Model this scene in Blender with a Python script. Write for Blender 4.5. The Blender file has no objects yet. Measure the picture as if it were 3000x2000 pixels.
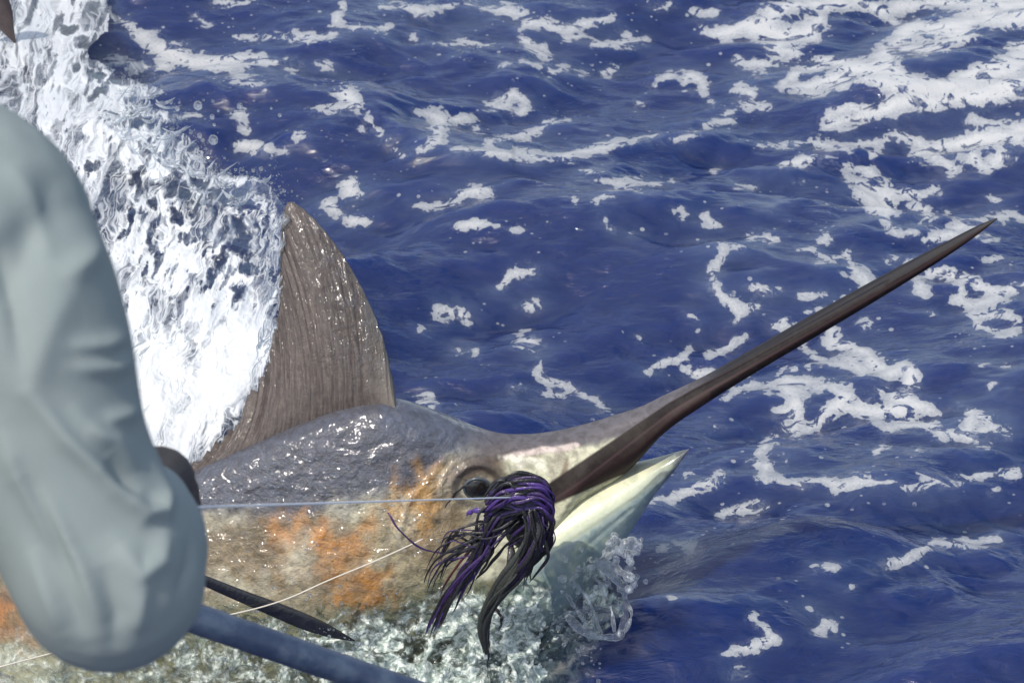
import bpy, bmesh, math, random
import numpy as np
from mathutils import Vector

random.seed(7); rng = np.random.default_rng(7)
scene = bpy.context.scene
COL = scene.collection

# ------------------------------------------------------------------ camera, sky, sun, exposure
CAM_H, PITCH, FOCAL = 2.6, math.radians(30), 94.0
cam_d = bpy.data.cameras.new('camera'); cam = bpy.data.objects.new('camera', cam_d); COL.objects.link(cam)
cam.location = (0, 0, CAM_H); cam.rotation_euler = (math.radians(90) - PITCH, 0, 0)
cam_d.lens = FOCAL; cam_d.sensor_width = 36; cam_d.clip_start = 0.05; cam_d.clip_end = 5000
cam_d.dof.use_dof = True; cam_d.dof.focus_distance = 4.12; cam_d.dof.aperture_fstop = 14.0
scene.camera = cam

SUN_EL, SUN_AZ = math.radians(56), math.radians(224)      # azimuth clockwise from +Y (view direction)
w = bpy.data.worlds.new('World'); scene.world = w; w.use_nodes = True
nt = w.node_tree; bg = nt.nodes['Background']
sky = nt.nodes.new('ShaderNodeTexSky'); sky.sky_type = 'NISHITA'; sky.sun_disc = False
sky.sun_elevation = SUN_EL; sky.sun_rotation = SUN_AZ; sky.dust_density = 1.5; sky.ozone_density = 1.0
tc = nt.nodes.new('ShaderNodeTexCoord'); cn_ = nt.nodes.new('ShaderNodeTexNoise'); cn_.inputs['Scale'].default_value = 3.2; cn_.inputs['Detail'].default_value = 7; cn_.inputs['Roughness'].default_value = .6
mr = nt.nodes.new('ShaderNodeMapRange'); mr.interpolation_type = 'SMOOTHSTEP'; mr.inputs['From Min'].default_value = .40; mr.inputs['From Max'].default_value = .66; mr.inputs['To Max'].default_value = .62
mx = nt.nodes.new('ShaderNodeMix'); mx.data_type = 'RGBA'; mx.inputs[7].default_value = (7.2, 7.4, 7.7, 1)      # broken white cloud all round the sky
nt.links.new(tc.outputs['Generated'], cn_.inputs['Vector']); nt.links.new(cn_.outputs['Fac'], mr.inputs['Value']); nt.links.new(mr.outputs[0], mx.inputs[0])
nt.links.new(sky.outputs[0], mx.inputs[6]); nt.links.new(mx.outputs[2], bg.inputs[0]); bg.inputs[1].default_value = 0.15
sd = bpy.data.lights.new('sun', 'SUN'); sd.energy = 3.1; sd.angle = math.radians(0.5); sd.color = (1, 0.94, 0.84)
sun = bpy.data.objects.new('sun', sd); COL.objects.link(sun)
sdir = Vector((math.sin(SUN_AZ)*math.cos(SUN_EL), math.cos(SUN_AZ)*math.cos(SUN_EL), math.sin(SUN_EL)))
sun.rotation_euler = sdir.to_track_quat('Z', 'Y').to_euler(); sun.location = sdir*20
vs = scene.view_settings; vs.view_transform = 'Standard'; vs.look = 'None'; vs.gamma = 1; vs.exposure = 0.38
scene.cycles.max_bounces = 7; scene.cycles.transparent_max_bounces = 12
scene.cycles.transmission_bounces = 6

# ------------------------------------------------------------------ helpers: points read off the photograph, given a real distance
TX = 18.0/FOCAL; TY = TX*2/3
FWD = np.array([0, math.cos(PITCH), -math.sin(PITCH)]); UP = np.array([0, math.sin(PITCH), math.cos(PITCH)])
CPOS = np.array([0, 0, CAM_H])
def ray(px, py):
    px = np.asarray(px, float); py = np.asarray(py, float)
    a = (px-1500)/1500*TX; b = (1000-py)/1000*TY
    return np.stack([a + 0*b, FWD[1] + b*UP[1] + 0*a, FWD[2] + b*UP[2] + 0*a], -1)
def atY(px, py, Y):
    d = ray(px, py); return CPOS + d*(np.asarray(Y)/d[..., 1])[..., None]
def atD(px, py, D):
    return CPOS + ray(px, py)*np.asarray(D, float)[..., None]
def atZ(px, py, z=0.0):
    d = ray(px, py); return CPOS + d*((z-CAM_H)/d[..., 2])[..., None]
def proj(P):
    q = P - CPOS; D = q@FWD
    return 1500 + (q[:, 0]/D)/TX*1500, 1000 - (q@UP/D)/TY*1000, D

_perm = rng.permutation(256); _perm = np.concatenate([_perm, _perm, _perm])
_grad = rng.normal(size=(256, 3)); _grad /= np.linalg.norm(_grad, axis=1)[:, None]
def pn(p):                                   # gradient noise, about -1..1
    p = np.asarray(p, float); i = np.floor(p).astype(int); f = p - i; i &= 255
    u = f*f*f*(f*(f*6-15)+10); out = 0
    for dx in (0, 1):
        wx = u[:, 0] if dx else 1-u[:, 0]
        for dy in (0, 1):
            wy = u[:, 1] if dy else 1-u[:, 1]
            for dz in (0, 1):
                wz = u[:, 2] if dz else 1-u[:, 2]
                h = _perm[_perm[_perm[i[:, 0]+dx]+i[:, 1]+dy]+i[:, 2]+dz]
                g = _grad[h]
                out = out + wx*wy*wz*(g[:, 0]*(f[:, 0]-dx)+g[:, 1]*(f[:, 1]-dy)+g[:, 2]*(f[:, 2]-dz))
    return out*1.6
def fbm(p, o=4, lac=2.03, gain=0.5):
    s = 0; a = 1.0; p = np.array(p, float)
    for k in range(o):
        s = s + a*pn(p + 17.3*k); a *= gain; p = p*lac
    return s
def ridged(p, o=4, lac=2.1, gain=0.5):
    s = 0; a = 1.0; p = np.array(p, float)
    for k in range(o):
        s = s + a*(1-np.abs(pn(p + 31.7*k))*1.6); a *= gain; p = p*lac
    return s
def sm(a, b, x):
    t = np.clip((x-a)/(b-a), 0, 1); return t*t*(3-2*t)
def catmull(pts, n):                          # smooth resampling of a list of rows
    P = np.asarray(pts, float); m = len(P)
    t = np.linspace(0, m-1-1e-9, n); i = t.astype(int); f = (t-i)[:, None]
    g = lambda k: P[np.clip(k, 0, m-1)]
    p0, p1, p2, p3 = g(i-1), g(i), g(i+1), g(i+2)
    return 0.5*((2*p1)+(-p0+p2)*f+(2*p0-5*p1+4*p2-p3)*f**2+(-p0+3*p1-3*p2+p3)*f**3)

def mesh_obj(name, V, F, m=None, parent=None, smooth=True, attrs=None, colors=None):
    V = np.asarray(V, np.float32)
    me = bpy.data.meshes.new(name)
    if isinstance(F, np.ndarray):
        k = F.shape[1]; n = len(F)
        me.vertices.add(len(V)); me.vertices.foreach_set('co', V.ravel())
        me.loops.add(n*k); me.loops.foreach_set('vertex_index', F.astype(np.int32).ravel())
        me.polygons.add(n); me.polygons.foreach_set('loop_start', np.arange(0, n*k, k, dtype=np.int32))
        me.update(calc_edges=True)
    else:
        me.from_pydata([tuple(v) for v in V], [], F); me.update()
    if smooth: me.polygons.foreach_set('use_smooth', [True]*len(me.polygons))
    for k, a in (attrs or {}).items():
        at = me.attributes.new(k, 'FLOAT', 'POINT'); at.data.foreach_set('value', np.asarray(a, np.float32))
    for k, c in (colors or {}).items():
        at = me.color_attributes.new(k, 'FLOAT_COLOR', 'POINT')
        c = np.concatenate([c, np.ones((len(c), 1))], 1).astype(np.float32); at.data.foreach_set('color', c.ravel())
    me.validate()
    o = bpy.data.objects.new(name, me); COL.objects.link(o)
    if m: me.materials.append(m)
    if parent: o.parent = parent
    return o
def grid_faces(nu, nv, wrapv=False):
    i = np.arange(nu-1)[:, None]; j = np.arange(nv if wrapv else nv-1)[None, :]
    j2 = (j+1) % nv
    return np.stack([i*nv+j, i*nv+j2, (i+1)*nv+j2, (i+1)*nv+j], -1).reshape(-1, 4)
def tube(path, rad, ns=10, flat=1.0, cap=True):
    P = np.asarray(path, float); n = len(P); rad = np.broadcast_to(np.asarray(rad, float), (n,))
    T = np.gradient(P, axis=0); T /= np.linalg.norm(T, axis=1)[:, None]+1e-12
    ref = np.array([0, -0.86, 0.5]); N = np.cross(T, ref); N /= np.linalg.norm(N, axis=1)[:, None]+1e-9
    B = np.cross(T, N); a = np.linspace(0, 2*math.pi, ns, endpoint=False)
    V = P[:, None]+rad[:, None, None]*(np.cos(a)[None, :, None]*N[:, None]+flat*np.sin(a)[None, :, None]*B[:, None])
    V = V.reshape(-1, 3); F = [tuple(f) for f in grid_faces(n, ns, True)]
    if cap:
        F.append(tuple(range(ns))[::-1]); F.append(tuple(range((n-1)*ns, n*ns)))
    return V, F
def join(parts):
    Vs, Fs, o = [], [], 0
    for V, F in parts:
        Vs.append(V); Fs += [tuple(i+o for i in f) for f in F]; o += len(V)
    return np.concatenate(Vs), Fs
def ico(sub=1):
    bm = bmesh.new(); bmesh.ops.create_icosphere(bm, subdivisions=sub, radius=1)
    V = np.array([v.co[:] for v in bm.verts]); F = [tuple(v.index for v in f.verts) for f in bm.faces]; bm.free(); return V, F
ICO1 = ico(1); ICO2 = ico(2)
def balls(C, R, base=ICO1, stretch=None):
    V, F = base; F = np.array(F); n = len(C)
    S = np.ones((n, 3)) if stretch is None else stretch
    VV = (C[:, None]+V[None]*S[:, None]*np.asarray(R)[:, None, None]).reshape(-1, 3)
    FF = (F[None]+np.arange(n)[:, None, None]*len(V)).reshape(-1, 3)
    return VV, FF
def remesh(V, F, voxel, smooth_it=4):
    o = mesh_obj('tmp', V, F); md = o.modifiers.new('r', 'REMESH'); md.mode = 'VOXEL'; md.voxel_size = voxel
    s = o.modifiers.new('s', 'SMOOTH'); s.iterations = smooth_it; s.factor = 0.5
    dg = bpy.context.evaluated_depsgraph_get(); me = o.evaluated_get(dg).to_mesh()
    n = len(me.vertices); co = np.empty(n*3, np.float32); me.vertices.foreach_get('co', co)
    no = np.empty(n*3, np.float32); me.vertices.foreach_get('normal', no)
    fs = [tuple(p.vertices) for p in me.polygons]
    o.evaluated_get(dg).to_mesh_clear(); m = o.data; bpy.data.objects.remove(o); bpy.data.meshes.remove(m)
    return co.reshape(-1, 3).astype(float), fs, no.reshape(-1, 3).astype(float)
def tag(o, label=None, cat=None, group=None, kind=None):
    if label: o['label'] = label
    if cat: o['category'] = cat
    if group: o['group'] = group
    if kind: o['kind'] = kind
    return o
def empty(name, loc):
    o = bpy.data.objects.new(name, None); COL.objects.link(o); o.location = loc; return o
def adopt(o, parent):                          # parent without moving (meshes are built in world coordinates)
    o.parent = parent; o.matrix_parent_inverse = parent.matrix_world.inverted() if parent.type != 'EMPTY' else __import__('mathutils').Matrix.Translation(-parent.location)
    return o

# ------------------------------------------------------------------ material helper
class Mat:
    def __init__(s, name):
        s.m = bpy.data.materials.new(name); s.m.use_nodes = True; s.t = s.m.node_tree; s.t.nodes.clear()
        s.out = s.n('ShaderNodeOutputMaterial')
    def n(s, typ, **kw):
        nd = s.t.nodes.new(typ)
        for k, v in kw.items():
            if k.startswith('_'): setattr(nd, k[1:], v)
        return nd
    def set(s, nd, name, v):
        if hasattr(v, 'is_output') or isinstance(v, bpy.types.NodeSocket): s.t.links.new(v, nd.inputs[name])
        elif v is not None: nd.inputs[name].default_value = v
    def attr(s, name, col=False):
        nd = s.n('ShaderNodeAttribute', _attribute_name=name); return nd.outputs['Color' if col else 'Fac']
    def pos(s, scale=(1, 1, 1), rot=(0, 0, 0)):
        g = s.n('ShaderNodeTexCoord'); mp = s.n('ShaderNodeMapping'); mp.inputs['Scale'].default_value = scale; mp.inputs['Rotation'].default_value = rot
        s.t.links.new(g.outputs['Object'], mp.inputs['Vector']); return mp.outputs[0]
    def noise(s, vec, scale, detail=4, rough=0.55, dist=0.0):
        nd = s.n('ShaderNodeTexNoise'); s.set(nd, 'Vector', vec); nd.inputs['Scale'].default_value = scale
        nd.inputs['Detail'].default_value = detail; nd.inputs['Roughness'].default_value = rough; nd.inputs['Distortion'].default_value = dist
        return nd.outputs['Fac']
    def voro(s, vec, scale, feat='F1', rnd=1.0):
        nd = s.n('ShaderNodeTexVoronoi', _feature=feat); s.set(nd, 'Vector', vec); nd.inputs['Scale'].default_value = scale
        nd.inputs['Randomness'].default_value = rnd; return nd.outputs['Distance']
    def math(s, op, a, b=None, c=None):
        nd = s.n('ShaderNodeMath', _operation=op)
        for i, v in enumerate((a, b, c)):
            if v is None: continue
            if isinstance(v, (int, float)): nd.inputs[i].default_value = v
            else: s.t.links.new(v, nd.inputs[i])
        return nd.outputs[0]
    def ramp(s, v, a, b, lo=0.0, hi=1.0, smooth=True):
        nd = s.n('ShaderNodeMapRange'); nd.interpolation_type = 'SMOOTHSTEP' if smooth else 'LINEAR'
        s.set(nd, 'Value', v); nd.inputs['From Min'].default_value = a; nd.inputs['From Max'].default_value = b
        nd.inputs['To Min'].default_value = lo; nd.inputs['To Max'].default_value = hi; return nd.outputs[0]
    def mix(s, f, a, b):
        nd = s.n('ShaderNodeMix', _data_type='RGBA')
        for k, v in ((0, f), (6, a), (7, b)):
            if isinstance(v, (int, float)): nd.inputs[k].default_value = v
            elif isinstance(v, tuple): nd.inputs[k].default_value = (*v, 1)
            else: s.t.links.new(v, nd.inputs[k])
        return nd.outputs[2]
    def bump(s, h, strength=0.5, dist=0.01, prev=None):
        nd = s.n('ShaderNodeBump'); s.set(nd, 'Height', h)
        if isinstance(strength, (int, float)): nd.inputs['Strength'].default_value = strength
        else: s.t.links.new(strength, nd.inputs['Strength'])
        nd.inputs['Distance'].default_value = dist
        if prev is not None: s.t.links.new(prev, nd.inputs['Normal'])
        return nd.outputs[0]
    def pbr(s, color, rough=0.5, spec=0.5, normal=None, trans=0.0, ior=1.45, coat=0.0, coat_rough=0.1, sss=0.0, metal=0.0, alpha=None):
        nd = s.n('ShaderNodeBsdfPrincipled')
        if isinstance(color, tuple): nd.inputs['Base Color'].default_value = (*color, 1)
        else: s.t.links.new(color, nd.inputs['Base Color'])
        for k, v in (('Roughness', rough), ('Specular IOR Level', spec), ('IOR', ior), ('Coat Weight', coat), ('Coat Roughness', coat_rough),
                     ('Transmission Weight', trans), ('Subsurface Weight', sss), ('Metallic', metal), ('Normal', normal), ('Alpha', alpha)):
            s.set(nd, k, v)
        if sss: nd.inputs['Subsurface Radius'].default_value = (0.02, 0.02, 0.02)
        return nd.outputs[0]
    def mixsh(s, f, a, b):
        nd = s.n('ShaderNodeMixShader'); s.set(nd, 0, f) if not isinstance(f, (int, float)) else nd.inputs[0].__setattr__('default_value', f)
        s.t.links.new(a, nd.inputs[1]); s.t.links.new(b, nd.inputs[2]); return nd.outputs[0]
    def sh(s, typ, **kw):
        nd = s.n(typ)
        for k, v in kw.items():
            k = k.replace('_', ' ')
            if isinstance(v, tuple): nd.inputs[k].default_value = (*v, 1)
            else: s.set(nd, k, v)
        return nd.outputs[0]
    def done(s, shader):
        s.t.links.new(shader, s.out.inputs[0]); return s.m

# ------------------------------------------------------------------ the sea
FISH_Y = 3.6
def axis(lo, hi, step, far):
    a = list(np.arange(lo, hi+1e-6, step)); s = step; x = a[-1]; up = []
    while x < far: s *= 1.16; x += s; up.append(x)
    s = step; x = a[0]; dn = []
    while x > -far: s *= 1.16; x -= s; dn.append(x)
    return np.array(dn[::-1]+a+up)
gx = axis(-1.55, 1.55, 0.0052, 1500); gy = axis(3.35, 7.35, 0.0062, 1500)
GX, GY = np.meshgrid(gx, gy, indexing='ij'); X = GX.ravel(); Y = GY.ravel()
near = (np.abs(X) < 1.9) & (Y > 3.0) & (Y < 7.8)

def waves(X, Y):
    r = np.random.default_rng(21); z = np.zeros_like(X)
    R2 = np.hypot(X, Y-5); damp = 1/(1+(R2/60)**2)
    warp = 0.25*np.sin(0.9*X+1.3*Y)+0.18*np.sin(2.1*X-1.1*Y+1.0)
    for lam, amp, n in ((3.2, .035, 2), (1.35, .026, 3), (.75, .015, 4), (.42, .0080, 5), (.23, .0038, 6), (.12, .0016, 7), (.065, .0006, 6)):
        for k in range(n):
            th = math.radians(90+r.normal(8, 30)); kk = 2*math.pi/(lam*r.uniform(.8, 1.25)); ph = r.uniform(0, 7)
            a = kk*(X*math.cos(th)+Y*math.sin(th))+ph+warp*kk*0.35*min(1, lam)
            env = 0.6+0.4*np.sin(kk*0.23*(X*math.sin(th)-Y*math.cos(th))+ph*2)
            s = np.sin(a); z += amp*env*(s+0.28*np.cos(2*a))
    return z*damp
Z = waves(X, Y)
def chop(X, Y):
    R2 = np.hypot(X, Y-5); c1, s1 = math.cos(.22), math.sin(.22); c2, s2 = math.cos(-.5), math.sin(-.5)
    a1 = np.stack([(X*c1+Y*s1)*1.5, (-X*s1+Y*c1)*3.6, 0*X+3], 1); a2 = np.stack([(X*c2+Y*s2)*3.4, (-X*s2+Y*c2)*7.5, 0*X+8], 1)
    a1 = a1+.25*np.stack([fbm(a1*.8, 2), fbm(a1*.8+20, 2), 0*X], 1)
    z = .016*(ridged(a1, 3, 2.1, .45)-1)+.0065*(ridged(a2, 3, 2.2, .5)-1)*(1+.7*pn(np.stack([X*1.6, Y*1.6, 0*X+5], 1)))
    return z/(1+(R2/25)**2)
Z[near] += chop(X[near], Y[near])
# single crests read off the photograph: (px,py) polyline, half-length of the front slope, height
def seg_field(PX, PY, pts, sy=1.0):
    best = np.full(PX.shape, 1e9); rad = np.zeros(PX.shape); sgn = np.zeros(PX.shape)
    P = np.asarray(pts, float)
    if len(P) == 1: P = np.concatenate([P, P+[[0.1, 0, 0]]])
    for (x0, y0, r0), (x1, y1, r1) in zip(P[:-1], P[1:]):
        dx, dy = x1-x0, (y1-y0)*sy; L = dx*dx+dy*dy+1e-9
        t = np.clip(((PX-x0)*dx+(PY-y0)*sy*dy)/L, 0, 1)
        d = np.hypot(PX-x0-t*dx, (PY-y0)*sy-t*dy) - (r0+(r1-r0)*t)
        best = np.minimum(best, d)
    return best
XY0 = np.stack([X, Y, 0*X], 1)
crests = [([(420, 270), (640, 235), (880, 195), (1010, 200), (1180, 205)], .03, .028),
          ([(1060, 250), (1090, 330), (1180, 440), (1320, 500), (1500, 540), (1700, 500)], .035, .03),
          ([(1900, 400), (2150, 395), (2400, 380)], .03, .022),
          ([(700, 440), (900, 440), (1150, 470)], .05, .03),
          ([(2200, 510), (2450, 490), (2600, 520)], .04, .018)]
for pts, wd, ht in crests:
    wp = np.array([atZ(*p)[:2] for p in pts]); P3 = np.concatenate([wp, np.zeros((len(wp), 1))], 1)
    m = near.copy(); xs, ys = X[m], Y[m]
    best = np.full(xs.shape, 1e9); side = np.zeros(xs.shape); endf = np.ones(xs.shape); N = len(wp)-1
    for i in range(N):
        a, b = wp[i], wp[i+1]; d = b-a; L = d@d
        t = np.clip(((xs-a[0])*d[0]+(ys-a[1])*d[1])/L, 0, 1)
        qx, qy = xs-a[0]-t*d[0], ys-a[1]-t*d[1]; dd = np.hypot(qx, qy); c = dd < best
        best[c] = dd[c]; side[c] = np.sign(d[0]*qy-d[1]*qx)[c]; endf[c] = np.sin(math.pi*np.clip((i+t)/N, 0.02, .98))[c]
    wid = np.where(side > 0, wd*4.5, wd*1.6)
    Z[m] += ht*endf*np.exp(-(best/wid)**2)

def T(zoom, items):
    x0, y0, s = zoom
    return [[(x0+a/s, y0+b/s, r/s) for a, b, r in it] for it in items]
FOAM = []
FOAM += T((1500, 550, 1.568), [
 [(1480,660,22),(1500,720,36),(1570,740,42),(1640,790,38),(1720,850,38),(1800,830,46),(1830,880,46),(1790,960,62),(1880,1000,42),(1960,1040,20)],
 [(1170,905,10),(1260,890,32),(1350,900,32),(1440,910,22),(1540,905,16)], [(1260,890,32),(1310,960,32),(1300,1010,36),(1230,1010,16)],
 [(1300,1010,36),(1330,1070,26),(1300,1140,22),(1260,1090,16)], [(1360,1115,8),(1430,1080,22),(1490,1010,32),(1540,960,36),(1480,930,22)],
 [(1490,1010,32),(1600,1020,30),(1700,1040,44),(1790,1020,56)], [(1630,990,18),(1680,940,26)],
 [(1720,1110,12),(1830,1090,22),(1950,1100,22),(1990,1140,22),(2060,1110,22),(2110,1130,26),(2200,1110,22),(2300,1120,8)],
 [(2060,990,6),(2100,1020,22),(2180,1060,22)], [(2100,1030,16),(2110,1110,34)],
 [(1940,400,26),(2000,390,42),(2080,410,36),(2160,450,36),(2250,470,26),(2352,460,32)],
 [(2040,440,18),(2040,500,22),(2110,540,22),(2180,520,32),(2240,490,26)], [(2110,580,14),(2150,630,22),(2210,640,12)],
 [(2160,580,22),(2250,570,22),(2340,610,16)], [(2240,670,10),(2300,660,18)], [(1860,420,16),(1850,470,20),(1885,500,6)],
 [(1900,245,16),(1970,220,32),(2050,190,32),(2130,160,26),(2230,130,22),(2352,150,12)], [(2100,190,20),(2170,220,26),(2200,240,16)],
 [(1740,345,8),(1830,345,12)], [(1580,10,26),(1680,60,56),(1740,110,36),(1710,150,22),(1750,200,10),(1860,205,13)],
 [(1700,20,36),(1800,20,26),(1900,10,22)], [(1820,75,10),(1900,90,20),(1900,140,18)], [(1420,300,8),(1450,335,13),(1530,320,18),(1550,360,16),(1620,410,28),(1640,460,18)],
 [(1320,290,5),(1400,275,10),(1450,220,9)], [(1090,225,16),(1150,230,18),(1210,235,10)], [(950,265,6),(1060,265,6)], [(965,290,12),(935,340,16),(915,390,18)],
 [(915,440,12),(960,480,13),(1030,530,30),(1050,580,18),(1020,620,9)], [(1130,550,10),(1060,560,18)], [(1145,460,28),(1180,466,30)],
 [(1335,487,14),(1375,487,14)], [(1440,480,10)], [(1515,485,7)], [(1355,565,8),(1430,560,13),(1490,545,6)], [(1200,650,12),(1250,610,16),(1250,650,22),(1300,640,13)],
 [(1350,715,8),(1390,770,16),(1450,810,13),(1540,810,20),(1620,850,18)], [(1540,800,12),(1570,780,8)], [(1250,830,16),(1300,830,16)], [(1390,825,12)],
 [(925,770,12),(970,760,13),(1010,720,7),(1060,705,5)], [(620,845,6),(690,800,18),(800,780,13),(820,750,9)], [(790,840,12),(850,860,26),(930,850,22)],
 [(1000,960,16),(1040,930,26),(1120,910,6)], [(20,715,10),(80,710,40),(90,750,12)], [(40,640,8)], [(110,800,6),(120,850,16),(180,890,17),(230,905,10)],
 [(260,915,6),(350,960,10),(450,1020,6)], [(10,925,16),(90,945,12),(210,965,5)], [(100,540,16)], [(0,380,12),(80,370,10)],
 [(1190,1150,20),(1170,1190,22),(1130,1220,8)], [(1270,1220,9),(1275,1260,6)], [(1120,1270,16),(1200,1280,25),(1150,1320,17),(1170,1350,9)],
 [(1220,1345,12),(1330,1350,20),(1430,1340,27),(1500,1375,26),(1600,1360,30),(1680,1350,18),(1860,1380,5)],
 [(1900,1365,12),(2000,1340,22),(2120,1330,22),(2170,1310,17),(2300,1300,20)], [(1880,1330,9)], [(1690,1190,16),(1675,1220,8)], [(1865,1220,9)], [(2180,1180,8)], [(2260,1160,12)],
 [(800,1400,6),(870,1370,15),(940,1355,8)], [(950,1315,10)], [(800,1320,7)], [(1630,625,13),(1645,625,13)], [(1940,580,10)], [(2205,322,12),(2245,318,12)], [(2215,910,15)],
 [(2140,822,9),(2165,820,9)], [(2270,825,8)], [(430,135,5),(440,160,5)], [(460,210,8)], [(540,205,6)], [(890,140,9)], [(900,175,12),(930,165,8)], [(860,660,7)], [(830,580,6),(860,600,5)], [(580,690,7)]])
FOAM += T((900, 0, 1.12), [
 [(560,40,8),(640,30,14),(720,40,8)], [(420,150,6),(520,140,10),(600,150,6)], [(640,215,8)], [(940,150,8),(1020,140,12),(1110,138,6)], [(1050,110,8)], [(980,240,12),(1010,230,9)], [(900,240,6)], [(560,420,6)], [(1040,590,6),(1140,600,8)], [(1200,600,6)], [(1220,690,7)], [(1240,710,6)], [(1400,600,6),(1450,605,5)], [(960,550,5)], [(1320,410,8),(1390,400,10)], [(1100,350,6)], [(700,450,8),(780,430,6)], [(880,660,6)], [(1340,560,6)], [(1270,40,8),(1340,45,8)],
 [(1290,100,5),(1380,110,26),(1480,80,32),(1540,40,36),(1600,20,36),(1750,10,36),(1900,30,30),(2050,10,26),(2352,10,55)],
 [(1480,100,36),(1560,120,42),(1640,110,36),(1700,60,22)], [(1560,130,36),(1540,170,18),(1600,180,22)], [(1880,50,16),(1930,70,12)],
 [(2352,60,45),(2200,60,36),(2100,100,42),(2000,100,36),(1930,140,16)], [(2140,110,55),(2100,150,30),(1960,160,22),(1900,180,45),(1880,240,55),(1780,220,36),(1700,200,26)],
 [(1900,240,55),(1960,280,55),(2080,290,45),(2180,270,45),(2280,220,55),(2352,180,55)], [(2352,280,55),(2240,310,45),(2100,330,36),(1980,330,36),(1860,370,30),(1760,410,22),(1690,425,9)],
 [(1860,360,25),(1780,350,22),(1720,390,15)], [(1700,210,22),(1600,240,22),(1560,290,17),(1650,290,26),(1750,260,36)],
 [(1420,210,12),(1490,220,17),(1540,200,10)], [(1230,265,12),(1260,250,22),(1300,270,17),(1290,300,8)], [(1420,280,12),(1460,300,17),(1440,350,17),(1490,350,10)],
 [(1170,250,12),(1190,235,8)], [(1140,280,6)], [(1230,300,6)], [(1330,330,5)], [(1380,380,6)], [(720,80,17),(780,75,22),(850,100,17),(920,80,17),(990,60,12)], [(860,130,12),(900,125,10)],
 [(720,140,16),(760,165,20),(780,180,12)], [(720,200,6),(800,240,12),(850,225,6)], [(600,340,14),(620,320,14),(680,310,20),(730,340,14),(690,370,14)], [(610,360,12),(650,340,12)],
 [(370,370,12),(430,380,20),(470,400,20),(530,390,15)], [(450,390,15),(420,430,26),(440,460,15),(380,490,6)],
 [(500,490,12),(600,505,19),(720,510,15),(850,515,17),(950,490,15),(1040,470,12),(1160,445,5)], [(600,470,9),(680,450,9)], [(770,400,5),(860,395,4)],
 [(215,390,9),(240,430,12),(280,480,7),(330,510,3)], [(130,305,30),(165,345,12),(60,360,8),(20,355,6)], [(140,600,22),(155,620,18)], [(80,680,14),(95,695,12)], [(140,732,14),(170,730,14)], [(140,650,8)],
 [(500,640,15),(560,630,24),(600,630,8)], [(350,670,4),(420,675,8),(470,665,6)], [(515,748,20),(550,742,24),(590,735,12),(630,735,5)], [(685,748,9)], [(910,570,9)], [(930,595,4),(1020,600,10),(1070,605,9)], [(1090,630,4)],
 [(970,655,9),(990,640,9)], [(1220,452,14),(1265,440,10)], [(1330,735,8),(1290,715,4)], [(1570,540,15),(1620,530,22),(1700,520,17),(1790,550,9)], [(1480,480,4),(1650,470,10),(1800,475,9),(1900,460,9)],
 [(1860,500,15)], [(2000,520,12),(2080,480,26),(2180,470,40),(2280,450,30),(2352,440,36)], [(1930,440,8),(2000,470,22),(2060,520,17),(2120,560,15)], [(2190,530,30),(2230,560,16),(2300,500,26)],
 [(2180,400,12),(2300,420,12)], [(1840,560,22),(1870,600,22)], [(1770,590,8),(1860,630,12)], [(2060,620,10)], [(1960,630,9)],
 [(110,20,12),(100,60,17)], [(150,100,8),(260,90,12)], [(10,130,12),(80,115,9)], [(240,20,6),(380,40,12),(450,15,12),(540,10,6)], [(1130,30,6),(1200,10,10)], [(340,120,8)], [(1620,600,5)], [(1520,690,6)], [(2255,655,12)], [(2100,700,6)]])
FOAM += T((0, 0, 2.091), [
 [(640,60,40),(720,110,30),(790,150,22)], [(820,180,20),(900,220,34)], [(1000,300,60),(1200,360,40),(1420,370,34),(1600,350,20)], [(1330,20,12),(1440,30,16),(1560,10,10)], [(1180,90,8)], [(1260,150,6)],
 [(2090,560,34),(2150,590,40),(2170,640,16)], [(1620,560,12)], [(1960,690,14),(2120,680,12)], [(2230,780,16)], [(1960,400,8),(2060,420,10)],
 [(880,240,40),(980,320,45),(1100,370,45),(1300,400,38),(1500,400,38),(1680,380,28),(1780,380,10)], [(700,380,60),(800,400,50),(900,420,40),(1000,400,50)], [(1450,480,18),(1480,480,26),(1540,500,17)], [(1800,420,26)],
 [(1420,230,16),(1650,240,9),(1900,230,26),(2000,225,16)], [(1440,700,28),(1500,705,28),(1480,750,14)], [(1510,905,30),(1560,915,34),(1610,900,28)], [(1825,815,22),(1855,815,22)], [(1750,905,14)], [(1150,700,22),(1210,700,20)], [(1500,805,10),(1540,815,8)]])
FOAM += T((0, 0, 1/1.2755), [
 [(1515,1263,10),(1550,1255,9),(1585,1257,10)], [(1675,1500,8),(1720,1485,18),(1765,1468,17),(1745,1440,8)], [(1880,1448,9),(1895,1430,8),(1910,1445,6)], [(2000,1302,5),(2080,1285,12),(2150,1255,10),(2280,1245,3)],
 [(1870,1300,7),(1920,1305,8)], [(1680,1548,10),(1700,1548,8)], [(1725,1415,8)], [(1500,1155,6),(1560,1150,10),(1640,1100,7)], [(1665,1180,9),(1700,1170,12),(1750,1165,12)], [(950,930,12),(985,910,11),(990,930,8)],
 [(1020,720,14),(1060,725,16),(1080,740,8)], [(1095,810,9)], [(1045,800,7)], [(968,760,8)], [(1150,660,9),(1165,635,9),(1210,620,7)], [(1220,700,9)], [(800,420,14),(815,440,15)], [(758,470,10),(775,485,10)], [(800,512,10),(825,512,9)],
 [(565,340,11),(600,342,11)], [(1410,1225,8),(1450,1235,9)], [(1440,1310,7)], [(1545,1370,5)], [(1960,1345,7)], [(1860,1400,4)], [(2290,1130,5)], [(1980,1090,12)], [(2320,1085,10)], [(2100,1040,6)], [(1640,980,5)]])
P3 = np.stack([X, Y, Z], 1); PX, PY, PD = proj(P3[near])
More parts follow.
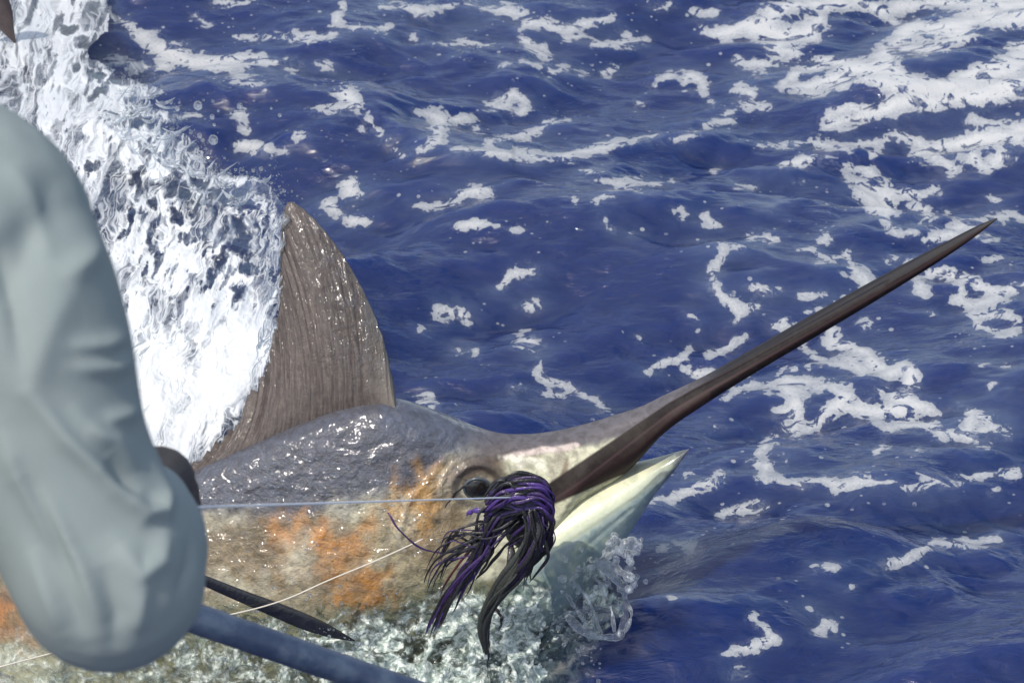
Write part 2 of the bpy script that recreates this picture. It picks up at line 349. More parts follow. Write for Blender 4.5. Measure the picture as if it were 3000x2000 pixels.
# ragged outline: move the sample points a little
wq = np.stack([X[near]*9, Y[near]*9, 0*X[near]], 1)
JX = PX + 20*fbm(wq, 4); JY = PY + 12*fbm(wq+50, 4)
acc = np.zeros(PX.shape)
for pl in FOAM:
    P = np.array(pl); x0, x1 = P[:, 0].min()-260, P[:, 0].max()+260; y0, y1 = P[:, 1].min()-260, P[:, 1].max()+260
    c = np.where((JX > x0) & (JX < x1) & (JY > y0) & (JY < y1))[0]
    if len(c): acc[c] += np.exp(-seg_field(JX[c], JY[c], pl, 1.35)/11.0)
sdf = -11.0*np.log(acc+1e-8); foam = np.full(X.shape, -2.0); foam[near] = -sdf/40.0          # >0 inside foam
# beyond the photograph's frame the sea keeps its loose foam
far = ~near; foam[far] = -0.9+0.9*fbm(np.stack([X[far]*1.3, Y[far]*1.3, 0*X[far]], 1), 3)
offr = (PX > 3060) | (PX < -60) | (PY < -60); tmp = foam[near]; tmp[offr] = np.maximum(tmp, -0.6+0.9*fbm(np.stack([X[near]*2.2, Y[near]*2.2, 0*PX], 1), 4))[offr]; foam[near] = tmp
# churned, aerated, thin water round the fish
churn = np.zeros(X.shape); clear = np.zeros(X.shape)
ch = np.maximum.reduce([1-sm(-40, 160, seg_field(PX, PY, [(700,2000,90),(1100,1960,170),(1450,1900,170),(1560,1860,90)], 1.0)),
                        0.0*PX])
churn[near] = ch
cl = 1-sm(-60, 120, seg_field(PX, PY, [(-300,1960,330),(400,1960,330),(900,1970,240),(1180,1960,110)], 1.0))
clear[near] = cl
Z2 = Z.copy(); q = np.stack([X[near]*14, Y[near]*14, 0*X[near]], 1)
Z2[near] += ch*0.012*(ridged(q, 4)-1.0) + 0.0016*sm(-0.1, 0.35, foam[near]) + cl*0.005*fbm(q+9, 4)

M = Mat('sea_water')
p = M.pos(); ps = M.pos(scale=(0.55, 1.25, 1), rot=(0, 0, 0.12))
f = M.attr('foam'); c = M.attr('churn'); cr = M.attr('clear')
n1 = M.noise(p, 30, 3, 0.5, 0.7); n2 = M.noise(p, 150, 3, 0.6); n3 = M.noise(p, 13, 4, 0.6, 0.8)
fr = M.math('ADD', M.math('ADD', f, .14), M.math('ADD', M.math('MULTIPLY', M.math('SUBTRACT', n1, 0.5), 1.5), M.math('MULTIPLY', M.math('SUBTRACT', n3, 0.5), 1.0)))
mask = M.ramp(fr, -0.05, 0.06)
hv = M.math('ADD', M.voro(M.math('ADD', 0, 0) if False else p, 24, 'SMOOTH_F1'), M.math('MULTIPLY', n1, 0.9))
hole = M.ramp(M.math('ADD', M.math('ADD', M.noise(p, 22, 5, 0.6, 1.2), M.math('MULTIPLY', M.math('MINIMUM', f, 1.0), 0.05)), M.math('MULTIPLY', n2, 0.10)), 0.455, 0.485)
hole2 = M.ramp(M.math('ADD', M.noise(M.pos(scale=(.8, 1.15, 1)), 9.5, 4, .55, 1.2), M.math('MULTIPLY', n1, .12)), .445, .475)
mask = M.math('MULTIPLY', mask, M.math('MULTIPLY', hole, hole2))
specks = M.math('MULTIPLY', M.ramp(M.voro(M.pos(scale=(1, .9, 1)), 21), 0.12, 0.09), M.ramp(n3, 0.48, 0.55))
specks = M.math('MULTIPLY', specks, M.ramp(f, -4.0, -1.0))
mask = M.math('MAXIMUM', mask, specks)
n4 = M.noise(M.pos(scale=(.55, 1.5, 1), rot=(0, 0, .15)), 3.2, 6, .62, .6)
lace = M.ramp(M.math('ADD', M.noise(p, 60, 5, .7, 1.5), M.math('MULTIPLY', n3, .25)), .60, .68)
thinf = M.math('MULTIPLY', M.math('MULTIPLY', M.ramp(fr, -.45, .05), lace), M.ramp(f, .0, 1.0, .12, .5))
fleck = M.math('MULTIPLY', M.ramp(M.voro(M.pos(scale=(.8, 1.1, 1)), 48), 0.16, 0.11), M.math('MULTIPLY', M.ramp(M.noise(p, 7, 4, .6), .50, .60), M.ramp(f, -3.5, -.6)))
mask = M.math('MULTIPLY', mask, M.ramp(M.math('ADD', M.math('MULTIPLY', fr, .35), n2), .35, .75, .84, 1.0))
mask = M.math('MAXIMUM', mask, M.math('MAXIMUM', thinf, M.math('MULTIPLY', fleck, .8)))
milk = M.math('MULTIPLY', M.ramp(M.math('ADD', M.math('MULTIPLY', f, .22), M.math('MULTIPLY', n4, 2.0)), 0.55, 1.6), 0.65)
deep = M.mix(milk, (0.003, 0.0122, 0.082), (0.070, 0.105, 0.17))
cn = M.noise(p, 30, 5, 0.65, 1.0)
aer = M.mix(M.ramp(cn, 0.40, 0.68), (0.045, 0.075, 0.09), (0.36, 0.40, 0.36))
wc = M.mix(c, deep, aer)
ps2 = M.pos(scale=(0.7, 1.5, 1), rot=(0, 0, -.35))
rip = M.math('ADD', M.math('MULTIPLY', M.noise(ps, 17, 5, 0.55, 0.7), 1.0), M.math('MULTIPLY', M.noise(ps2, 52, 4, 0.6, 0.5), 0.34))
gust = M.ramp(M.noise(p, 3.5, 3, .5), .35, .65, .25, .55)
b1 = M.bump(rip, gust, 0.017)
b1 = M.bump(cn, M.math('MULTIPLY', c, 0.9), 0.02, b1)
water = M.pbr(wc, 0.03, 0.5, b1, ior=1.62)
wp = water.node; wp.inputs['Subsurface Weight'].default_value = .9; wp.inputs['Subsurface Radius'].default_value = (.5, .8, 1.0); wp.inputs['Subsurface Scale'].default_value = .3
fb = M.math('ADD', M.math('MULTIPLY', M.noise(p, 110, 4, 0.65), 0.6), M.math('MULTIPLY', M.voro(p, 210), 0.5))
fc = M.mix(M.ramp(M.math('ADD', f, M.math('MULTIPLY', n2, 0.8)), 0.1, 1.2), (0.24, 0.255, 0.28), (0.395, 0.40, 0.405))
foamsh = M.pbr(fc, 0.55, 0.3, M.bump(fb, 0.28, 0.006))
thin = M.sh('ShaderNodeBsdfTransparent', Color=(0.80, 0.88, 0.86))
glz = M.sh('ShaderNodeBsdfGlossy', Roughness=0.08, Normal=b1)
fre = M.n('ShaderNodeFresnel'); fre.inputs['IOR'].default_value = 1.333; M.t.links.new(b1, fre.inputs['Normal'])
film = M.mixsh(fre.outputs[0], thin, glz)
clf = M.math('MULTIPLY', cr, M.ramp(cn, 0.42, 0.66, 0.95, 0.25))
body = M.mixsh(M.math('MULTIPLY', clf, M.math('SUBTRACT', 1.0, M.math('MULTIPLY', c, 0.7))), water, film)
SEA = M.done(M.mixsh(mask, body, foamsh))
sea = mesh_obj('sea', np.stack([X, Y, Z2], 1), grid_faces(len(gx), len(gy)), SEA, attrs={'foam': foam, 'churn': churn, 'clear': clear})
tag(sea, kind='structure')
M = Mat('deep_water'); DEEP = M.done(M.pbr((0.010, 0.022, 0.11), 0.6, 0.0))
deepo = mesh_obj('sea_depth', [(-1500, -1500, -1.2), (1500, -1500, -1.2), (1500, 1500, -1.2), (-1500, 1500, -1.2)], [(0, 1, 2, 3)], DEEP); tag(deepo, kind='structure')

# ------------------------------------------------------------------ the marlin
marlin = empty('marlin', tuple(atY(1100, 1850, FISH_Y)))
tag(marlin, 'large brown and silver marlin with long raised bill held beside the boat', 'fish')
def loft(stations, nu, nv, wexp=0.75, topw=0.8, Yoff=None):
    """stations: top px,py, bottom px,py, half width, Y"""
    S = catmull(stations, nu)
    top = atY(S[:, 0], S[:, 1], S[:, 5]); bot = atY(S[:, 2], S[:, 3], S[:, 5]); hw = np.maximum(S[:, 4], 1e-4)
    a = np.linspace(0, 2*math.pi, nv, endpoint=False)
    t = 0.5-0.5*np.cos(a); side = np.sign(np.sin(a))*np.abs(np.sin(a))**wexp
    side = side*(topw+(1-topw)*sm(0, 0.5, t))
    V = top[:, None]*(1-t)[None, :, None]+bot[:, None]*t[None, :, None]
    V = V - np.array([0, 1, 0])*(hw[:, None]*side[None])[..., None]
    return V.reshape(-1, 3), grid_faces(nu, nv, True), S, t
body_st = [(-420,1900,-420,2500,.10,4.15),(-250,1700,-250,2480,.125,3.85),(0,1575,0,2420,.14,3.68),(280,1490,280,2360,.15,3.62),(520,1405,520,2300,.155,3.6),
 (700,1320,700,2250,.16,3.6),(880,1240,880,2180,.16,3.6),(1010,1195,1000,2110,.155,3.6),(1150,1180,1110,2040,.15,3.6),(1290,1222,1240,1960,.142,3.6),
 (1440,1278,1370,1880,.13,3.6),(1540,1286,1470,1800,.118,3.6),(1640,1272,1580,1660,.096,3.6),(1720,1252,1655,1490,.074,3.6),(1790,1228,1735,1428,.058,3.6),
 (1880,1196,1838,1362,.045,3.6),(1960,1158,1942,1254,.037,3.6),(2060,1108,2060,1176,.027,3.6),(2200,1028,2215,1082,.021,3.6),(2400,912,2415,965,.018,3.6),(2600,801,2612,848,.015,3.6),
 (2760,716,2770,750,.011,3.6),(2860,664,2866,684,.007,3.6),(2921,638,2922,641,.001,3.6)]
nu, nv = 760, 260
V, F, S, t = loft(body_st, nu, nv, 0.8, 0.62)
sx, sy, sD = proj(V); front = (np.sin(np.linspace(0, 2*math.pi, nv, endpoint=False)) > 0)
uu = np.repeat(np.linspace(0, 1, nu), nv); tt = np.tile(t, nu)
def lin(r, g, b):
    c = np.array([r, g, b])/255.0; return np.where(c <= .04045, c/12.92, ((c+.055)/1.055)**2.4)
N3 = np.stack([sx/100, sy/100, uu*20], 1)
jx = sx+38*fbm(N3*1.1, 4); jy = sy+30*fbm(N3*1.1+40, 4)
C = np.zeros((len(V), 3))+lin(74, 75, 84)
def lay(mask, col):
    global C
    C = C*(1-mask[:, None])+np.asarray(col)*mask[:, None]
def seg(pts): return seg_field(jx, jy, pts)
# flank: the belly line runs from the mouth to the lower left
ylat = np.interp(jx, [0, 400, 620, 900, 1150, 1250, 1340, 1450], [1640, 1560, 1500, 1490, 1450, 1390, 1330, 1300])
lay(sm(-25, 45, jy-ylat)*(sx < 1600), lin(124, 108, 80))
lay(0.8*sm(0.0, .6, fbm(N3*0.5+9, 3))*(jy > ylat+20)*(sx < 1600), lin(156, 145, 114))
lay(0.75*sm(0.05, .6, fbm(N3*0.6+19, 3))*(jy > ylat+20)*(sx < 1500), lin(96, 82, 58))
lay(sm(80, 260, jy-ylat-120)*(sx < 1500)*0.7, lin(150, 148, 120))
for pts, col, k in (([(985,1610,34),(1050,1585,30)], lin(172, 116, 50), .8), ([(990,1680,16),(1080,1690,26)], lin(172, 118, 52), .7), ([(950,1560,25),(840,1540,18)], lin(186, 128, 66), .8),
                    ([(1210,1490,38),(1240,1420,30),(1300,1390,16)], lin(188, 142, 78), .9), ([(-10,1800,40),(60,1830,26)], lin(160, 104, 44), .9), ([(830,1600,16),(850,1680,20)], lin(160, 118, 70), .6),
                    ([(1010,1760,26),(1100,1735,30)], lin(164, 112, 46), .85), ([(300,1950,60),(600,1900,50)], lin(128, 118, 66), .7)):
    lay(k*(1-sm(-45, 60, seg(pts)+44*fbm(N3*1.7+70, 4))), col)
for pts in ([(1190,1480,10),(1180,1560,8)], [(1300,1400,20),(1370,1340,14)], [(880,1600,24),(870,1700,20)], [(620,1530,16),(700,1520,10)], [(980,1490,14),(1120,1470,16)], [(660,1700,20),(760,1720,10)], [(1330,1420,14)]):
    lay(.55*(1-sm(-30, 44, seg(pts)+22*fbm(N3*3+33, 4))), lin(190, 186, 164))
lay(.7*(1-sm(-60, 60, seg([(1160,1230,30),(1280,1275,30),(1360,1310,10)]))), lin(82, 90, 108))  # nape: bluish sky reflection painted into the skin colour
# head: pale cheek, dark brow, dark bill with brown palate
sy2 = sy+6*fbm(N3*2, 3)
cheek_top = np.interp(sx, [1380, 1480, 1600, 1750, 1850, 1950, 2050], [1395, 1345, 1325, 1300, 1265, 1205, 1140])
lipline = np.interp(sx, [1500, 1615, 1700, 1800, 1900, 1960, 2050, 2150, 2400, 2700, 2921], [1520, 1408, 1352, 1285, 1218, 1178, 1128, 1075, 938, 772, 640])
hd = sm(1340, 1420, sx)*(sy < 1700)
lay(hd*sm(-14, 14, sy2-cheek_top), lin(186, 184, 160))
lay(hd*sm(0, .5, fbm(N3*1.4+3, 3))*sm(-10, 10, sy2-cheek_top)*.7, lin(150, 142, 128))
lay(hd*(1-sm(-16, 12, sy2-cheek_top))*0.8, lin(98, 94, 98))
lay(.8*(1-sm(-4, 6, seg_field(sx, sy2, [(1480,1335,6),(1600,1318,9),(1690,1305,7)])))*1.0, lin(206, 190, 182))
lay(.75*(1-sm(-4, 8, seg_field(sx, sy2, [(1660,1345,4),(1655,1380,8),(1640,1410,4)]))), lin(104, 84, 70))
lay(.7*(1-sm(-8, 10, seg_field(jx, jy, [(1490,1345,16),(1540,1360,18),(1600,1350,14)]))), lin(226, 222, 204))
er0 = np.hypot((sx-1396)/1.12, sy-1422+.1*(sx-1396)); lay(.8*(1-sm(70, 110, er0+14*fbm(N3*2.5, 3)))*sm(1480, 1400, sy), lin(92, 78, 66)); lay(.7*(1-sm(6, 16, np.abs(er0-56))), lin(52, 44, 42))
lay(sm(1960, 2140, sx)*(sy < lipline+2), lin(38, 38, 44))
bl = sm(-3, 5, sy-lipline)*(sx > 1600)
lay(bl, lin(30, 22, 23))
bot = np.interp(sx, [1640, 1720, 1840, 1900, 1960, 2050, 2200, 2921], [1500, 1445, 1372, 1322, 1245, 1180, 1090, 642])
jl = np.interp(sx, [1560, 1625, 1800, 2015], [1500, 1470, 1393, 1318]); lay(sm(2, 12, sy-jl)*(sx > 1560)*(sx < 1900), lin(190, 188, 160))
lay(bl*(sy < jl)*sm(0.35, .75, (sy-lipline)/np.maximum(bot-lipline, 8))*(sx < 2080), lin(46, 32, 32))
lay(bl*(1-sm(3, 9, np.abs(sy-lipline-14)))*(sx > 1900), lin(30, 25, 28))
lay(.8*bl*(1-sm(2, 7, np.abs(sy-lipline-np.interp(sx, [1700, 2000, 2400, 2900], [60, 30, 22, 8])))), lin(62, 46, 48))
# relief: scales in rows, wrinkles
Nn = np.array([0, -1, 0.25])
rel = 0.0026*fbm(np.stack([sx/70+sy/110, sy/45, uu*3], 1), 5)*(sx < 1450) + 0.0005*fbm(np.stack([sx/22, sy/14, 0*sx], 1), 3)*(sx < 1500)
rel += 0.004*(1-sm(0, 16, seg_field(sx, sy, [(1300,1350,0),(1190,1480,0),(1170,1580,0),(1250,1720,0)])))
er = np.hypot((sx-1396)/1.12, sy-1422+.1*(sx-1396)); rel += (0.007*(1-sm(0, 22, np.abs(er-64)))+.003*(1-sm(0, 12, np.abs(er-92))))*sm(60, -40, sy-1430)
rel -= 0.0008*(1-sm(3, 11, np.abs(sy-lipline)))*(sx > 2000)*(sx < 2600)
V = V+rel[:, None]*Nn*(np.tile(front, nu)[:, None])
M = Mat('marlin_skin')
p = M.pos(); pr = M.pos(scale=(1.15, 1, 1.6), rot=(0, 0.5, 0))
col = M.attr('skin', True); nse = M.noise(pr, 60, 6, 0.65, 0.5); n2 = M.noise(p, 240, 3, 0.6)
col = M.mix(M.ramp(nse, 0.36, 0.66, 0.0, 0.6), col, M.mix(0.75, col, (0.03, 0.026, 0.022)))
col = M.mix(M.ramp(M.noise(pr, 95, 4, 0.7, 1.0), 0.62, 0.76, 0, 0.32), col, M.mix(M.attr('wet'), col, (0.62, 0.60, 0.52)))
sp = M.attr('wet')
hb = M.math('ADD', M.math('MULTIPLY', M.noise(pr, 40, 5, 0.62, .9), 1.0), M.math('MULTIPLY', n2, 0.35))
nb = M.bump(hb, M.math('MULTIPLY', sp, 0.85), 0.013); ncoat = M.bump(M.math('ADD', M.noise(pr, 17, 3, .5, .6), M.math('MULTIPLY', M.noise(p, 60, 3, .55, .6), .22)), M.math('MULTIPLY', sp, 1.0), .016); nbase = M.bump(hb, M.math('MULTIPLY', sp, 0.55), 0.010)
SKIN = M.done(M.pbr(col, M.ramp(sp, .1, .6, .46, .36), M.math('ADD', .10, M.math('MULTIPLY', sp, .25)), nbase, coat=M.ramp(sp, .10, .45), coat_rough=0.07))
for nd in SKIN.node_tree.nodes:
    if nd.type == 'BSDF_PRINCIPLED': SKIN.node_tree.links.new(ncoat, nd.inputs['Coat Normal'])
wet = np.clip(0.06+1.0*(1-sm(1250, 1480, sx))*sm(1240, 1420, sy+0.05*sx) + .35*(1-sm(1300, 1500, sx)), 0, 1)
mb = mesh_obj('body', V, F, SKIN, attrs={'wet': wet}, colors={'skin': C}); adopt(mb, marlin)
# lower jaw
jaw_st = [(1400,1590,1330,1900,.10,3.57),(1520,1530,1470,1840,.104,3.57),(1612,1476,1600,1775,.098,3.57),(1705,1438,1705,1700,.082,3.57),(1790,1404,1790,1610,.066,3.575),(1860,1377,1856,1515,.048,3.58),
 (1930,1350,1922,1428,.026,3.585),(1980,1330,1976,1370,.014,3.585),(2018,1315,2016,1320,.001,3.585)]
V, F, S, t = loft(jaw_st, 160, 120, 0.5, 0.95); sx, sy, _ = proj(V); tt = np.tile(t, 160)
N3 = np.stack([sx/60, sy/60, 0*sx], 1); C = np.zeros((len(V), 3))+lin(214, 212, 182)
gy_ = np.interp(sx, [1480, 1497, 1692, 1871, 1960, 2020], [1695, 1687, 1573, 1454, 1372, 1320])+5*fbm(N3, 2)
lay(sm(-70, -5, sy-gy_)*.75, lin(176, 184, 160)); lay(sm(-12, 14, sy-gy_), lin(104, 120, 122)); lay(.7*sm(30, 110, sy-gy_), lin(120, 138, 142))  # shade on the jaw's underside painted as a blue-grey gradient below the groove
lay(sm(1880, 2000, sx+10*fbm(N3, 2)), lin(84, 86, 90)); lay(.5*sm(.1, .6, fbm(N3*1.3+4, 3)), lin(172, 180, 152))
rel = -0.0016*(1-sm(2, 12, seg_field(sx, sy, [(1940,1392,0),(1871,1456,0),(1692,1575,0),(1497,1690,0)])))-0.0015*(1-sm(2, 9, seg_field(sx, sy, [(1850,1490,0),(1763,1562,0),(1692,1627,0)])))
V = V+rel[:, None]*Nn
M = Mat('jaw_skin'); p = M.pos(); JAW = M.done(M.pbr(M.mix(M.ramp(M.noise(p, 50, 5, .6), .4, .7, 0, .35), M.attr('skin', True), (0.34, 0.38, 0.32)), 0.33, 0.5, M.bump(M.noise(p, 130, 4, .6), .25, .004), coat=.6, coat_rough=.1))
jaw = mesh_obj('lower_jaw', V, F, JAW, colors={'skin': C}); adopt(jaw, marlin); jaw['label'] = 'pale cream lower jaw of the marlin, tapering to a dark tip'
# eye
eb = empty  # eye: ball with iris ring and lid
ec = atY(1400, 1428, FISH_Y-.124)
M = Mat('eye_ball'); EYE = M.done(M.pbr((0.012, 0.010, 0.010), 0.22, 0.5, coat=.35, coat_rough=0.12))
M = Mat('eye_ring'); RING = M.done(M.pbr((0.05, 0.06, 0.07), 0.3, 0.5, coat=.3))
M = Mat('eye_lid'); LID = M.done(M.pbr(M.mix(M.noise(M.pos(), 70, 4), (0.05, 0.04, 0.035), (0.22, 0.18, 0.16)), 0.35, 0.5, M.bump(M.noise(M.pos(), 120, 4), .4, .004), coat=.5))
Vb, Fb = ico(3)
eye = mesh_obj('eye', Vb*np.array([.021, .010, .019])+ec, Fb, EYE); adopt(eye, marlin)
a = np.linspace(0, 2*math.pi, 40)
Vr, Fr = tube(np.stack([ec[0]+0.0206*np.cos(a), np.full(40, ec[1]-.003), ec[2]+.0186*np.sin(a)], 1), .0026, 8, cap=False)
o = mesh_obj('iris_ring', Vr, Fr, RING); o.parent = eye; o.matrix_parent_inverse.identity()
# dorsal fin: rays from base to a serrated rear edge
lead = [(1162,1190),(1150,1110),(1125,1010),(1090,915),(1050,835),(1000,755),(945,685),(895,635),(855,609),(838,612)]
trail = [(838,612),(826,650),(822,720),(818,800),(815,880),(812,950),(806,1010),(800,1060),(776,1120),(745,1165),(715,1215),(680,1262),(630,1305),(585,1342),(545,1372),(505,1402)]
base = [(1162,1190),(1120,1190),(1060,1194),(1000,1204),(940,1224),(880,1250),(820,1280),(760,1308),(700,1335),(640,1360),(580,1388),(520,1412),(490,1425)]
NS, NH = 420, 120
s = np.linspace(0, 1, NS); e_out = np.concatenate([catmull(lead, 60)[:-1], catmull(trail, 140)])
dl = np.concatenate([[0], np.cumsum(np.hypot(*np.diff(e_out, axis=0).T))]); Ltot = dl[-1]
# outer end of ray s: the first 35% of the rays end on the leading edge near the tip, the rest on the rear edge
Ll = np.sum(np.hypot(*np.diff(np.array(lead, float), axis=0).T))
pos = np.where(s < .30, Ll*(s/.30)**0.75, Ll+(Ltot-Ll)*((s-.30)/.70)**0.9)
tooth = np.where(s > .50, (s*24+1.6*fbm(np.stack([s*9, 0*s, 0*s+1], 1), 4)) % 1.0, 0)
ex = np.interp(pos, dl, e_out[:, 0]); ey = np.interp(pos, dl, e_out[:, 1])
amp = 26*sm(.48, .62, s)*(1-.4*sm(.8, 1, s))
ex = ex + amp*(tooth-.6)+(3+amp*.3)*fbm(np.stack([s*60, 0*s, 0*s], 1), 3); ey = ey+amp*.5*(tooth-.5)
bb = catmull(base, NS); h = np.linspace(0, 1, NH)
# rays bow forward
qx = bb[:, None, 0]*(1-h)+ex[:, None]*h; qy = bb[:, None, 1]*(1-h)+ey[:, None]*h
bow = 1.0*np.hypot(ex-bb[:, 0], ey-bb[:, 1])*.10
qx = qx+bow[:, None]*(h*(1-h)*4)*sm(.0, .35, s)[:, None]*.6
phs = 24*s+1.1*fbm(np.stack([s*7, 0*s, 0*s+3], 1), 3); corr = (.0012*(1+.6*pn(np.stack([s*11, 0*s, 0*s+9], 1)))*(1-.6*sm(.42, .62, s))*np.sin(2*math.pi*phs))[:, None]*(0.35+.65*np.sin(math.pi*np.clip(h*.9+.05, 0, 1)))[None]
sway = .02*np.sin(math.pi*1.3*s)[:, None]*h[None]**1.5
th = (.0035+.014*np.exp(-s/.05))[:, None]*(1-h*.6)[None]*np.minimum(1, (s/.012)**.5+0.05)[:, None]
Pf = atY(qx, qy, FISH_Y+.17*h[None]**1.4*np.clip(np.hypot(ex-bb[:, 0], ey-bb[:, 1])/580, 0, 1.1)[:, None])
y0 = sway+corr
A = Pf.copy(); A[..., 1] += y0-th; B = Pf.copy(); B[..., 1] += y0+th
V = np.concatenate([A.reshape(-1, 3), B.reshape(-1, 3)]); g = grid_faces(NS, NH)
nB = NS*NH; idx = np.arange(nB).reshape(NS, NH)
def strip(i): return np.stack([i[:-1], i[1:], i[1:]+nB, i[:-1]+nB], -1)
F = np.concatenate([g[:, ::-1], g+nB, strip(idx[0]), strip(idx[-1])[:, ::-1], strip(idx[:, -1]), strip(idx[:, 0])[:, ::-1]])
ray_s = np.concatenate([np.repeat(s, NH)]*2); ray_h = np.concatenate([np.tile(h, NS)]*2)
M = Mat('fin_membrane')
cmb = M.n('ShaderNodeCombineXYZ'); M.t.links.new(M.math('MULTIPLY', M.attr('ray'), 60.0), cmb.inputs[0]); M.t.links.new(M.math('MULTIPLY', M.attr('rise'), 5.0), cmb.inputs[1])
st = M.noise(cmb.outputs[0], 1.6, 5, 0.65, 0.3); p = M.pos(); n2 = M.noise(p, 170, 4, .65, .4)
fc = M.mix(M.ramp(st, .3, .7), (0.045, 0.034, 0.030), (0.12, 0.096, 0.082))
fc = M.mix(M.ramp(n2, .35, .75, 0, .6), fc, (0.055, 0.045, 0.045))
fc = M.mix(M.ramp(M.attr('ray'), .05, .16, 0.75, 0), fc, (0.15, 0.13, 0.11))
gl_ = M.math('MULTIPLY', M.ramp(M.attr('ray'), .02, .08), M.math('MULTIPLY', M.ramp(M.attr('ray'), .36, .2), M.ramp(M.attr('rise'), .1, .5)))
nb = M.bump(M.math('ADD', M.math('MULTIPLY', st, .9), M.math('MULTIPLY', n2, .7)), M.math('ADD', .45, M.math('MULTIPLY', gl_, .55)), .011)
nspk = M.bump(M.math('ADD', M.math('MULTIPLY', st, .6), M.math('MULTIPLY', M.noise(p, 95, 5, .7, .8), .9)), M.math('ADD', .35, M.math('MULTIPLY', gl_, .4)), .010)
FIN = M.done(M.pbr(fc, .45, .35, nspk, coat=M.math('ADD', .2, M.math('MULTIPLY', gl_, M.ramp(M.noise(p, 42, 4, .65), .42, .62, .1, 1.2))), coat_rough=.09))
cm2 = FIN.node_tree
nfc = M.bump(M.math('ADD', M.noise(cmb.outputs[0], .55, 3, .5, .5), M.math('MULTIPLY', M.noise(p, 55, 3, .55, .8), .35)), .9, .013)
for nd in cm2.nodes:
    if nd.type == 'BSDF_PRINCIPLED': cm2.links.new(nfc, nd.inputs['Coat Normal'])
fin = mesh_obj('dorsal_fin', V, F, FIN, attrs={'ray': ray_s, 'rise': ray_h}); adopt(fin, marlin)
fin['label'] = 'tall brown ribbed dorsal fin with a ragged rear edge'
# pectoral fin: a dark blade swept back towards the arm
pf = catmull([(1040,1876,2),(1005,1864,10),(950,1843,20),(880,1815,24),(800,1782,22),(700,1742,18),(600,1700,15),(480,1650,8)], 60)
Pc = atY(pf[:, 0], pf[:, 1], np.interp(pf[:, 0], [480, 900, 1040], [3.28, 3.37, 3.41])); rad = pf[:, 2]*.00053
Vp, Fp = tube(Pc, rad, 16, .28)
M = Mat('pectoral_skin'); p = M.pos(); PEC = M.done(M.pbr(M.mix(M.noise(p, 60, 4), (0.006, 0.006, 0.007), (0.03, 0.03, 0.035)), .25, .5, M.bump(M.noise(p, 120, 4), .3, .005), coat=.6, coat_rough=.08))
o = mesh_obj('pectoral_fin', Vp, Fp, PEC); adopt(o, marlin); o['label'] = 'narrow black pectoral fin pressed along the flank'
# upper tail lobe rising out of the white water, top left corner
tl = catmull([(-110,-80,66),(-45,-30,58),(0,40,40),(26,92,18),(46,128,2)], 30)
Pc = atY(tl[:, 0], tl[:, 1], np.full(30, 5.55)); Vp, Fp = tube(Pc, tl[:, 2]*.00072, 14, .35)
M = Mat('tail_skin'); TAIL = M.done(M.pbr(M.mix(M.noise(M.pos(), 50, 4), (0.03, 0.02, 0.02), (0.09, 0.06, 0.055)), .3, .5, coat=.5))
o = mesh_obj('tail_fin', Vp, Fp, TAIL); adopt(o, marlin); o['label'] = 'dark brown tail lobe tip'

# ------------------------------------------------------------------ splash behind the dorsal fin
M = Mat('white_water')
p = M.pos(); cmb = M.n('ShaderNodeCombineXYZ'); M.t.links.new(M.attr('flow_u'), cmb.inputs[0]); M.t.links.new(M.attr('flow_v'), cmb.inputs[1]); fl = cmb.outputs[0]
aer = M.attr('aeration')
def web(vec, sc, dist, lo, hi, det=2):
    r_ = M.math('SUBTRACT', 1.0, M.math('MULTIPLY', M.math('ABSOLUTE', M.math('SUBTRACT', M.noise(vec, sc, det, .5, dist), .5)), 11.0)); return M.ramp(r_, lo, hi)
w1 = web(fl, .95, .9, .3, .9); w2 = web(fl, 2.1, .8, .3, .9); w3 = web(p, 40, .8, .3, .9)
nA = M.noise(fl, .8, 4, .55, .9); nB_ = M.noise(p, 130, 4, .65, 1.0)
thick = M.math('ADD', aer, M.math('ADD', M.math('MULTIPLY', M.math('SUBTRACT', nA, .5), 1.9), M.math('MULTIPLY', M.math('SUBTRACT', nB_, .5), .22)))
base_t = M.ramp(thick, .28, .85)
tk = M.math('MINIMUM', M.math('ADD', base_t, M.math('MULTIPLY', M.math('MULTIPLY', M.ramp(aer, -.6, .3), .75), M.math('MAXIMUM', w1, M.math('MAXIMUM', M.math('MULTIPLY', w2, .8), M.math('MULTIPLY', w3, .25))))), 1.0)
bmp = M.bump(M.math('ADD', M.math('MULTIPLY', tk, .8), M.math('ADD', M.math('MULTIPLY', w1, .5), M.math('MULTIPLY', nB_, .15))), .40, .008)
wh = M.pbr((0.80, 0.82, 0.83), .5, .4, bmp)
trl = M.sh('ShaderNodeBsdfTranslucent', Color=(0.72, 0.75, 0.78), Normal=bmp)
wh = M.mixsh(.36, wh, trl)
gl = M.sh('ShaderNodeBsdfGlossy', Roughness=.06, Normal=bmp)
rf = M.sh('ShaderNodeBsdfTransparent', Color=(.80, .86, .93))
fre = M.n('ShaderNodeFresnel'); fre.inputs['IOR'].default_value = 1.45; M.t.links.new(bmp, fre.inputs['Normal'])
clr = M.mixsh(M.math('MULTIPLY', fre.outputs[0], .8), rf, gl)
WHITE = M.done(M.mixsh(tk, clr, wh))

